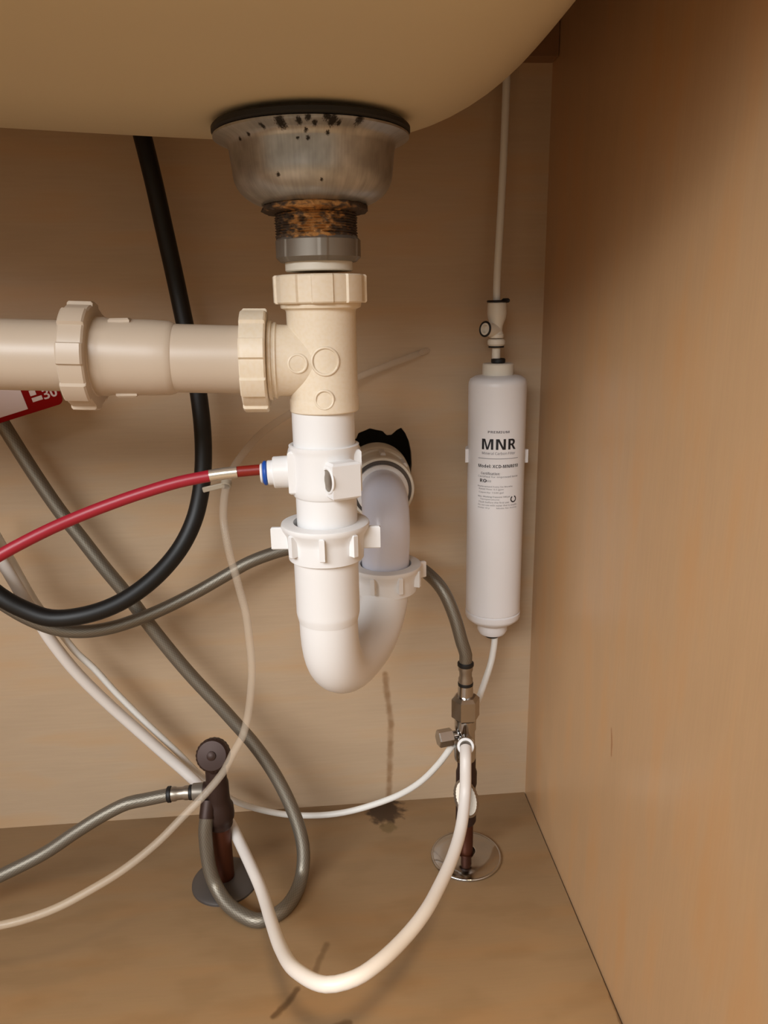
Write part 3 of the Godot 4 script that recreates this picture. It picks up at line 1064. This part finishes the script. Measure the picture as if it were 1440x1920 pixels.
	s.lathe([Vector2(0, 0.5088), Vector2(0.0074, 0.5088), Vector2(0.0080, 0.5080), Vector2(0.0082, 0.5000), Vector2(0.0076, 0.4960), Vector2(0.0052, 0.4900), Vector2(0.0048, 0.4860), Vector2(0.0056, 0.4835), Vector2(0.0062, 0.4828), Vector2(0.0062, 0.4800), Vector2(0.0050, 0.4795), Vector2(0, 0.4795)], ax, 48)
	var side := along(Vector3(vx, 0.4862, fz), Vector3(-0.80, 0.10, 0.52))
	s.lathe([Vector2(0, 0), Vector2(0.0050, 0.0), Vector2(0.0056, 0.006), Vector2(0.0062, 0.0130), Vector2(0.0056, 0.0140), Vector2(0.0034, 0.0142), Vector2(0.0030, 0.0110), Vector2(0, 0.0110)], side, 40)
	part("valve_body", s, M.ivory, v)
	s = Soup.new()
	torus_of(s, 0.0058, 0.0009, side * here(0, 0.0138, 0))
	part("o_ring", s, M.black, v)
	s = Soup.new()
	pipe_of(s, 0.0088, 0.5090, 0.5108, ax, 0.0007, 48)
	s.box(Vector3(0.006, 0.0036, 0.005), here(vx + 0.0072, 0.5104, fz), 0.001)
	part("locking_clip", s, M.black, v)
	s = Soup.new()
	s.lathe([Vector2(0, 0.4792), Vector2(0.0066, 0.4790), Vector2(0.0076, 0.4774), Vector2(0.0074, 0.4746), Vector2(0.0060, 0.4732), Vector2(0, 0.4730)], ax, 48)
	part("collar", s, M.ivory, v)
	s = Soup.new()
	pipe_of(s, 0.0068, 0.4718, 0.4731, ax, 0.0005, 40)
	part("locking_clip", s, M.black, v)
	s = Soup.new()
	pipe_of(s, 0.0036, 0.4610, 0.4725, ax, 0.0005, 32)
	part("stem", s, M.ivory, v)
	# ---- tubes above and below
	t = thing("filter_tube", "straight white tube rising from the filter valve behind the sink bowl", "tube", Vector3(0.1494, 0.5112, 0.0375))
	s = Soup.new()
	s.tube(PackedVector3Array([Vector3(0.1495, 0.5069, 0.0375), Vector3(0.1498, 0.5292, 0.036), Vector3(0.1519, 0.5672, 0.033), Vector3(0.1544, 0.6126, 0.029), Vector3(0.1559, 0.6526, 0.026), Vector3(0.1568, 0.6839, 0.024), Vector3(0.1567, 0.7219, 0.022)]), 0.0031)
	part("tube", s, M.tube, t)
	t = thing("filter_tube", "short white tube bending from the filter's foot to behind the right valve", "tube", Vector3(0.1569, 0.2064, 0.0375))
	s = Soup.new()
	s.tube(PackedVector3Array([Vector3(0.1553, 0.2098, 0.0375), Vector3(0.1543, 0.1965, 0.0385), Vector3(0.1508, 0.1789, 0.042), Vector3(0.1436, 0.1639, 0.05), Vector3(0.1361, 0.1525, 0.06), Vector3(0.1285, 0.1374, 0.066), Vector3(0.1235, 0.1234, 0.072), Vector3(0.1201, 0.1188, 0.082)]), 0.0031)
	part("tube", s, M.tube, t)


# ------------------------------------------------------------------ stop valves
func build_valves() -> void:
	# ---- right
	var e := thing("pipe_escutcheon", "shiny chrome escutcheon round the right supply pipe on the floor", "escutcheon", Vector3(0.1195, 0, 0.0895))
	var s := Soup.new()
	s.lathe([Vector2(0.0085, 0.0068), Vector2(0.0110, 0.0074), Vector2(0.0170, 0.0058), Vector2(0.0220, 0.0062), Vector2(0.0290, 0.0040), Vector2(0.0322, 0.0022), Vector2(0.0328, 0.0), Vector2(0.0315, 0.0), Vector2(0.0085, 0.0020)], here(0.1195, 0, 0.0895), 72, true)
	part("plate", s, M.chrome, e)
	s = Soup.new()
	torus_of(s, 0.0322, 0.0014, here(0.1195, 0.0014, 0.0895), 72)
	part("rim", s, M.chrome, e)
	var vx := 0.1185
	var vz := 0.0905
	var t := thing("stop_valve", "chrome stop valve with oval handle on the right supply pipe", "valve", Vector3(vx, 0, vz))
	var ax := here(vx, 0, vz)
	s = Soup.new()
	pipe_of(s, 0.0062, 0.0005, 0.052, here(vx + 0.0008, 0, vz), 0.0005, 40)
	part("supply_pipe", s, M.copper, t)
	s = Soup.new()
	s.lathe([Vector2(0, 0.040), Vector2(0.0085, 0.040), Vector2(0.0095, 0.0425), Vector2(0.0095, 0.056), Vector2(0.0086, 0.060), Vector2(0.0086, 0.078), Vector2(0.0096, 0.082), Vector2(0.0096, 0.094), Vector2(0.0084, 0.098), Vector2(0.0084, 0.112), Vector2(0, 0.112)], ax, 48)
	s.lathe([Vector2(0, 0), Vector2(0.0070, 0), Vector2(0.0070, 0.014), Vector2(0, 0.014)], along(Vector3(vx, 0.066, vz), Vector3(0, 0, 1)), 40)
	part("valve_body", s, M.brass, t)
	s = Soup.new()
	var hx := along(Vector3(0.1158, 0.0757, 0.1045), Vector3(0.0957, 0.1528, 0.2045) - Vector3(0.1158, 0.0757, 0.1045))
	var grip := func(inset: float) -> PackedVector2Array:
		var out := PackedVector2Array()
		for i in 64:
			var a := TAU * i / 64.0
			var g := (0.0005 if i % 2 else 0.0) if absf(cos(a)) > 0.5 else 0.0
			out.append(Vector2(cos(a) * (0.0110 - g - inset), sin(a) * (0.0168 - inset)))
		return out
	s.prism(grip, 0.0, 0.0085, 0.0022, hx)
	part("handle", s, M.satin, t).set_meta("label", "oval metal handle")
	# ---- chrome tee adapter on it
	t = thing("tee_adapter", "chrome three-way adapter between the right stop valve and the braided hose", "pipe fitting", Vector3(vx - 0.001, 0.11, vz))
	var tx := here(vx - 0.0016, 0, vz)
	s = Soup.new()
	s.lathe([Vector2(0, 0.108), Vector2(0.0095, 0.108), Vector2(0.0100, 0.1105), Vector2(0.0100, 0.1200), Vector2(0.0090, 0.1225), Vector2(0.0088, 0.1380), Vector2(0.0098, 0.1395), Vector2(0.0098, 0.1495), Vector2(0, 0.1495)], tx, 48)
	part("adapter_body", s, M.chrome, t)
	var lx := along(Vector3(vx - 0.0016, 0.1333, vz), Vector3(-1, 0.0, 0.22))
	s = Soup.new()
	s.lathe([Vector2(0, 0), Vector2(0.0048, 0), Vector2(0.0048, 0.016), Vector2(0, 0.016)], lx, 32)
	s.prism(Soup.ngon.bind(6, 0.0080, 0.35), 0.0125, 0.0265, 0.0010, lx)
	part("side_nut", s, M.chrome, t)
	var fo := Vector3(vx - 0.0016, 0.1266, vz)
	var fx := along(fo, Vector3(0.1128, 0.1355, 0.114) - fo)
	s = Soup.new()
	s.lathe([Vector2(0, 0), Vector2(0.0062, 0), Vector2(0.0062, 0.010), Vector2(0.0078, 0.0115), Vector2(0.0078, 0.0225), Vector2(0.0070, 0.0235), Vector2(0, 0.0235)], fx, 40)
	part("front_port", s, M.chrome, t)
	s = Soup.new()
	ring_of(s, 0.0052, 0.0074, 0.0235, 0.0252, fx, 0.0005, 40)
	part("collet", s, M.white, t).set_meta("label", "white collet")
	# ---- left
	e = thing("pipe_escutcheon", "dull grey escutcheon round the left copper pipe on the floor", "escutcheon", Vector3(-0.1065, 0, 0.0985))
	s = Soup.new()
	s.lathe([Vector2(0.0085, 0.0062), Vector2(0.0120, 0.0066), Vector2(0.0210, 0.0050), Vector2(0.0270, 0.0038), Vector2(0.0298, 0.0018), Vector2(0.0300, 0.0), Vector2(0.0288, 0.0), Vector2(0.0085, 0.002)], here(-0.1065, 0, 0.0985), 72, true)
	part("plate", s, M.dull, e)
	vx = -0.1065
	vz = 0.0970
	t = thing("stop_valve", "tarnished brown stop valve with round handle on the left copper pipe", "valve", Vector3(vx, 0, vz))
	ax = here(vx, 0, vz)
	s = Soup.new()
	pipe_of(s, 0.0085, 0.0005, 0.068, ax, 0.0005, 40)
	part("supply_pipe", s, M.copper, t)
	s = Soup.new()
	s.lathe([Vector2(0, 0.0600), Vector2(0.0105, 0.0600), Vector2(0.0112, 0.0620), Vector2(0.0112, 0.0660), Vector2(0.0128, 0.0685), Vector2(0.0132, 0.0725), Vector2(0.0128, 0.0800), Vector2(0.0108, 0.0840), Vector2(0.0102, 0.0900), Vector2(0.0102, 0.1040), Vector2(0.0092, 0.1075), Vector2(0.0090, 0.1180), Vector2(0.0074, 0.1210), Vector2(0, 0.1210)], ax, 48)
	s.lathe([Vector2(0, 0), Vector2(0.0080, 0), Vector2(0.0080, 0.012), Vector2(0, 0.012)], along(Vector3(vx, 0.0965, vz), Vector3(-1, 0, 0)), 40)
	part("valve_body", s, M.brass, t)
	s = Soup.new()
	pipe_of(s, 0.0062, 0.0, 0.026, along(Vector3(vx, 0.114, vz), Vector3(-0.02, 0.90, 0.40)), 0.0008, 32)
	part("spindle", s, M.brass, t)
	var kx := along(Vector3(vx + 0.0018, 0.1385, vz + 0.0085), Vector3(-0.08, 0.42, 0.90))
	s = Soup.new()
	var knob := func(a: float, k: int) -> float:
		return (0.0002 * cos(a * 24.0)) if k in [1, 2, 3] else 0.0
	s.turned([Vector2(0, -0.001), Vector2(0.0128, -0.001), Vector2(0.0142, 0.0010), Vector2(0.0140, 0.0085), Vector2(0.0122, 0.0105), Vector2(0.0060, 0.0112), Vector2(0, 0.0112)], kx, 80, false, knob)
	var k := part("handle", s, M.brass, t)
	s = Soup.new()
	s.lathe([Vector2(0, 0.0108), Vector2(0.0040, 0.0108), Vector2(0.0038, 0.0124), Vector2(0.0020, 0.0132), Vector2(0, 0.0132)], kx, 32)
	part("screw", s, M.brass, k)


# ------------------------------------------------------------------ hoses
func hose_end(t: Node3D, at: Vector3, dir: Vector3, r: float, nut_r: float, nut_n: int) -> void:
	var x := along(at, dir)
	var s := Soup.new()
	ring_of(s, r * 0.6, r * 1.22, -0.0028, 0.0012, x, 0.0008, 36)
	part("seal_ring", s, M.black, t)
	s = Soup.new()
	s.lathe([Vector2(0, 0.0008), Vector2(r * 1.08, 0.0008), Vector2(r * 1.10, 0.0045), Vector2(r * 0.96, 0.0060), Vector2(r * 0.94, 0.0110), Vector2(r * 1.08, 0.0130), Vector2(r * 1.08, 0.0165), Vector2(0, 0.0165)], x, 40)
	part("ferrule", s, M.satin, t)
	s = Soup.new()
	ring_of(s, r * 0.6, r * 1.15, 0.0165, 0.0195, x, 0.0006, 36)
	part("seal_ring", s, M.black, t)
	s = Soup.new()
	if nut_n == 6:
		s.lathe([Vector2(0, 0.0195), Vector2(r * 1.12, 0.0195), Vector2(r * 1.20, 0.030), Vector2(0, 0.030)], x, 40)
		s.prism(Soup.ngon.bind(6, nut_r, 0.02), 0.0300, 0.0535, 0.0030, x)
	else:
		s.lathe([Vector2(0, 0.0195), Vector2(nut_r - 0.0006, 0.0195), Vector2(nut_r, 0.0203), Vector2(nut_r, 0.0285), Vector2(nut_r - 0.0006, 0.0293), Vector2(0, 0.0293)], x, 40)
	part("coupling_nut", s, M.chrome if nut_n == 6 else M.pewter, t)


func hose(called: String, label: String, category: String, pts: Array, r: float, m: Material, piece: String, seg := 24) -> Node3D:
	var p := PackedVector3Array(pts)
	var t := thing(called, label, category, p[p.size() / 2])
	var s := Soup.new()
	s.tube(p, r, seg, 0.005)
	part(piece, s, m, t)
	return t


func build_hoses() -> void:
	hose("black_hose", "thick black rubber hose hanging in a big loop behind the waste pipe", "hose", [Vector3(-0.1363, 0.6647, 0.022), Vector3(-0.1344, 0.6511, 0.024), Vector3(-0.1319, 0.6393, 0.026), Vector3(-0.126, 0.6061, 0.029), Vector3(-0.1207, 0.5702, 0.031), Vector3(-0.1153, 0.5333, 0.033), Vector3(-0.1103, 0.4976, 0.036), Vector3(-0.1056, 0.4654, 0.039), Vector3(-0.1027, 0.4374, 0.042), Vector3(-0.1014, 0.4084, 0.046), Vector3(-0.1026, 0.3808, 0.05), Vector3(-0.1066, 0.3552, 0.055), Vector3(-0.1133, 0.3337, 0.061), Vector3(-0.1256, 0.3125, 0.07), Vector3(-0.1463, 0.2921, 0.082), Vector3(-0.1728, 0.2766, 0.092), Vector3(-0.1993, 0.2697, 0.098), Vector3(-0.2257, 0.2692, 0.1), Vector3(-0.2446, 0.2772, 0.1), Vector3(-0.2626, 0.2901, 0.1), Vector3(-0.2856, 0.3134, 0.095), Vector3(-0.3054, 0.3444, 0.085)], 0.0072, M.hose, "rubber")
	# ---- braided
	var t := hose("braided_hose", "long braided steel hose crossing the back panel to a loop on the floor", "hose", [Vector3(-0.2902, 0.4605, 0.03), Vector3(-0.2776, 0.4373, 0.03), Vector3(-0.2644, 0.4077, 0.03), Vector3(-0.2489, 0.3746, 0.031), Vector3(-0.2313, 0.3412, 0.033), Vector3(-0.2164, 0.3178, 0.035), Vector3(-0.1995, 0.2913, 0.038), Vector3(-0.1801, 0.2618, 0.04), Vector3(-0.1586, 0.2262, 0.043), Vector3(-0.1319, 0.1867, 0.047), Vector3(-0.1034, 0.1515, 0.053), Vector3(-0.0914, 0.1364, 0.056), Vector3(-0.0789, 0.1212, 0.06), Vector3(-0.0662, 0.1039, 0.066), Vector3(-0.0546, 0.0851, 0.073), Vector3(-0.0435, 0.0634, 0.083), Vector3(-0.0363, 0.0446, 0.093), Vector3(-0.0335, 0.0286, 0.102), Vector3(-0.0355, 0.013, 0.112), Vector3(-0.0414, 0.008, 0.1295), Vector3(-0.0524, 0.0068, 0.1458), Vector3(-0.0709, 0.0066, 0.1542), Vector3(-0.0845, 0.0068, 0.1478), Vector3(-0.1003, 0.0095, 0.1348), Vector3(-0.111, 0.0175, 0.122), Vector3(-0.1157, 0.0316, 0.117), Vector3(-0.1176, 0.0497, 0.113), Vector3(-0.1176, 0.0667, 0.11), Vector3(-0.1156, 0.0791, 0.107)], 0.0061, M.braid, "braid")
	hose_cap(t, Vector3(-0.1157, 0.078, 0.107), Vector3(-0.1144, 0.0891, 0.1))
	t = hose("braided_hose", "braided steel hose arching from the right valve behind the trap to the left", "hose", [Vector3(0.1165, 0.2045, 0.0905), Vector3(0.1165, 0.212, 0.0905), Vector3(0.1133, 0.2228, 0.089), Vector3(0.1075, 0.2457, 0.083), Vector3(0.0981, 0.2676, 0.074), Vector3(0.0861, 0.2792, 0.062), Vector3(0.0709, 0.2867, 0.05), Vector3(0.0409, 0.2946, 0.036), Vector3(0.0024, 0.2995, 0.03), Vector3(-0.0267, 0.2981, 0.031), Vector3(-0.0445, 0.2955, 0.033), Vector3(-0.071, 0.2879, 0.037), Vector3(-0.0917, 0.2778, 0.04), Vector3(-0.1194, 0.2643, 0.045), Vector3(-0.1491, 0.2524, 0.052), Vector3(-0.1701, 0.2464, 0.058), Vector3(-0.1909, 0.2427, 0.064), Vector3(-0.2107, 0.243, 0.07), Vector3(-0.2298, 0.2478, 0.075), Vector3(-0.2492, 0.2599, 0.08), Vector3(-0.2714, 0.2786, 0.082), Vector3(-0.294, 0.3015, 0.08)], 0.0057, M.braid, "braid")
	hose_end(t, Vector3(0.1165, 0.2020, 0.0905), Vector3(0.008, -1, 0), 0.0059, 0.0127, 6)
	var vy := 0.0965
	t = hose("braided_hose", "short braided steel hose sagging left from the tarnished left valve", "hose", [Vector3(-0.1500, vy - 0.0012, 0.0975), Vector3(-0.158, vy - 0.0022, 0.098), Vector3(-0.170, vy - 0.0036, 0.0988), Vector3(-0.1838, 0.0918, 0.1005), Vector3(-0.2022, 0.0848, 0.103), Vector3(-0.2271, 0.072, 0.107), Vector3(-0.256, 0.0555, 0.112), Vector3(-0.2929, 0.0408, 0.118), Vector3(-0.3288, 0.0268, 0.122)], 0.0057, M.braid, "braid")
	hose_end(t, Vector3(-0.1475, vy - 0.0008, 0.0973), Vector3(1, 0.03, 0), 0.0058, 0.0076, 0)
	# ---- white
	hose("white_hose", "thick white hose looping forward over the floor to the right valve", "hose", [Vector3(-0.2901, 0.3528, 0.07), Vector3(-0.28, 0.329, 0.068), Vector3(-0.2698, 0.3032, 0.066), Vector3(-0.2606, 0.2761, 0.064), Vector3(-0.2527, 0.2552, 0.062), Vector3(-0.2451, 0.2338, 0.06), Vector3(-0.2295, 0.1998, 0.0555), Vector3(-0.207, 0.1638, 0.051), Vector3(-0.1865, 0.1365, 0.049), Vector3(-0.1593, 0.1041, 0.05), Vector3(-0.1414, 0.0865, 0.054), Vector3(-0.1193, 0.0664, 0.064), Vector3(-0.1066, 0.0542, 0.074), Vector3(-0.099, 0.0486, 0.084), Vector3(-0.0912, 0.043, 0.098), Vector3(-0.0809, 0.0389, 0.12), Vector3(-0.0696, 0.0366, 0.147), Vector3(-0.0631, 0.0385, 0.168), Vector3(-0.0563, 0.0446, 0.195), Vector3(-0.0458, 0.0571, 0.235), Vector3(-0.0328, 0.0731, 0.27), Vector3(-0.0123, 0.0832, 0.292), Vector3(0.0062, 0.0864, 0.292), Vector3(0.0216, 0.0859, 0.282), Vector3(0.0431, 0.0816, 0.258), Vector3(0.0602, 0.0794, 0.235), Vector3(0.0744, 0.0777, 0.21), Vector3(0.0904, 0.0793, 0.18), Vector3(0.1019, 0.087, 0.155), Vector3(0.1089, 0.1043, 0.134), Vector3(0.1104, 0.1231, 0.127), Vector3(0.1115, 0.1322, 0.121), Vector3(0.1128, 0.1344, 0.114)], 0.0050, M.soft, "tube")
	hose("white_tube", "thin white tube drooping along the wall foot to the right valve's side port", "tube", [Vector3(-0.2868, 0.3472, 0.05), Vector3(-0.2775, 0.3223, 0.05), Vector3(-0.2701, 0.301, 0.049), Vector3(-0.262, 0.2753, 0.047), Vector3(-0.2556, 0.2586, 0.046), Vector3(-0.2389, 0.227, 0.044), Vector3(-0.2297, 0.2103, 0.043), Vector3(-0.2177, 0.1947, 0.042), Vector3(-0.201, 0.1682, 0.041), Vector3(-0.1766, 0.1337, 0.04), Vector3(-0.1529, 0.101, 0.038), Vector3(-0.1283, 0.0659, 0.036), Vector3(-0.1037, 0.0395, 0.034), Vector3(-0.0872, 0.0294, 0.033), Vector3(-0.0712, 0.0231, 0.033), Vector3(-0.0535, 0.0179, 0.033), Vector3(-0.0296, 0.0154, 0.034), Vector3(-0.0082, 0.0165, 0.036), Vector3(0.0111, 0.0209, 0.039), Vector3(0.0356, 0.0315, 0.045), Vector3(0.0599, 0.0465, 0.053), Vector3(0.079, 0.0679, 0.065), Vector3(0.0934, 0.0938, 0.078), Vector3(0.1011, 0.1116, 0.086), Vector3(0.1057, 0.1227, 0.09)], 0.0030, M.tube, "tube")
	# ---- clear
	t = hose("clear_tube", "milky clear tube curling off the back panel and down to the lower left", "tube", [Vector3(0.0988, 0.4692, -0.004), Vector3(0.0891, 0.4665, 0.003), Vector3(0.0779, 0.4627, 0.004), Vector3(0.056, 0.4554, 0.006), Vector3(0.0317, 0.447, 0.011), Vector3(0.0029, 0.4349, 0.022), Vector3(-0.0273, 0.4211, 0.04), Vector3(-0.0501, 0.409, 0.06), Vector3(-0.0627, 0.398, 0.078), Vector3(-0.0699, 0.3898, 0.092), Vector3(-0.0754, 0.3802, 0.108), Vector3(-0.0775, 0.3681, 0.122), Vector3(-0.0777, 0.3545, 0.132), Vector3(-0.0756, 0.3407, 0.138), Vector3(-0.0727, 0.325, 0.142), Vector3(-0.0701, 0.3146, 0.144), Vector3(-0.0673, 0.301, 0.146), Vector3(-0.0644, 0.2874, 0.148), Vector3(-0.0628, 0.2662, 0.15), Vector3(-0.0621, 0.2426, 0.152), Vector3(-0.0642, 0.221, 0.154), Vector3(-0.0683, 0.1992, 0.156), Vector3(-0.0732, 0.1848, 0.158), Vector3(-0.0804, 0.1734, 0.16), Vector3(-0.0876, 0.1607, 0.163), Vector3(-0.1021, 0.1452, 0.168), Vector3(-0.1204, 0.1304, 0.176), Vector3(-0.1399, 0.1159, 0.186), Vector3(-0.1637, 0.1033, 0.197), Vector3(-0.1866, 0.0944, 0.205), Vector3(-0.2103, 0.0855, 0.21), Vector3(-0.234, 0.0792, 0.212), Vector3(-0.2498, 0.077, 0.213), Vector3(-0.2843, 0.0723, 0.213)], 0.0030, M.clear, "tube")
	# ---- a clip on the clear tube
	t = thing("tube_clip", "small pale clip on the clear tube beside the black hose, under the silver sleeve", "clip", Vector3(-0.0765, 0.3775, 0.111))
	var cs := Soup.new()
	ring_of(cs, 0.0031, 0.0042, -0.0022, 0.0022, along(Vector3(-0.0765, 0.3776, 0.1112), Vector3(-0.0773, 0.3703, 0.119) - Vector3(-0.0756, 0.3835, 0.104)), 0.0004, 32)
	part("ring", cs, M.clip, t)
	cs = Soup.new()
	var tip := Vector3(-0.0943, 0.3741, 0.113)
	var root := Vector3(-0.0775, 0.3776, 0.113)
	cs.prism(Soup.rect.bind(0.0021, 0.0012, 0.0008), 0.0, root.distance_to(tip), 0.0006, along(root, tip - root))
	part("tab", cs, M.clip, t)
	# ---- the tag on the long braided hose
	var c := Vector3(-0.2496, 0.4422, 0.052)
	var right := (Vector3(-0.2175, 0.4512, 0.052) - Vector3(-0.2591, 0.4395, 0.052)).normalized()
	var fwd := Vector3(0.05, 0.1, 1).normalized()
	fwd = (fwd - right * fwd.dot(right)).normalized()
	var up := fwd.cross(right)
	var bx := Basis(right, fwd, -up)        # a card lies in x and z of this frame, its face along y
	t = thing("hose_tag", "red and white printed tag tied to the braided hose, half behind the waste pipe", "tag", c)
	var s := Soup.new()
	s.box(Vector3(0.078, 0.0008, 0.050), Transform3D(bx, c + up * 0.0085 - right * 0.001), 0.0002, 0.005)
	part("card", s, M.tag, t)
	var spot := func(x: float, y: float) -> Vector3: return c + right * x + up * y + fwd * 0.0006
	s = Soup.new()
	s.box(Vector3(0.030, 0.0003, 0.034), Transform3D(bx, spot.call(-0.0060, 0.0045)), 0.0001)
	part("print_panel", s, M.paper, t)
	s = Soup.new()
	s.box(Vector3(0.0085, 0.0003, 0.0034), Transform3D(bx, spot.call(0.0190, -0.0070)), 0.0001)
	s.box(Vector3(0.0050, 0.0003, 0.0044), Transform3D(bx, spot.call(0.0172, -0.0015)), 0.0001)
	s.box(Vector3(0.0065, 0.0003, 0.0030), Transform3D(bx, spot.call(0.0165, 0.0055)), 0.0001)
	part("print", s, M.paper, t)
	s = Soup.new()
	text(s, "30", true, 0.0078, 0.0, func(p: Vector2) -> Vector3: return spot.call(0.0300 + p.x, -0.0055 + p.y))
	part("print", s, M.paper, t)


func hose_cap(t: Node3D, a: Vector3, b: Vector3) -> void:
	var s := Soup.new()
	var x := along(a, b - a)
	var l := a.distance_to(b)
	s.lathe([Vector2(0, -0.002), Vector2(0.0066, -0.002), Vector2(0.0068, 0.0), Vector2(0.0066, l), Vector2(0, l)], x, 36)
	part("ferrule", s, M.brass, t)
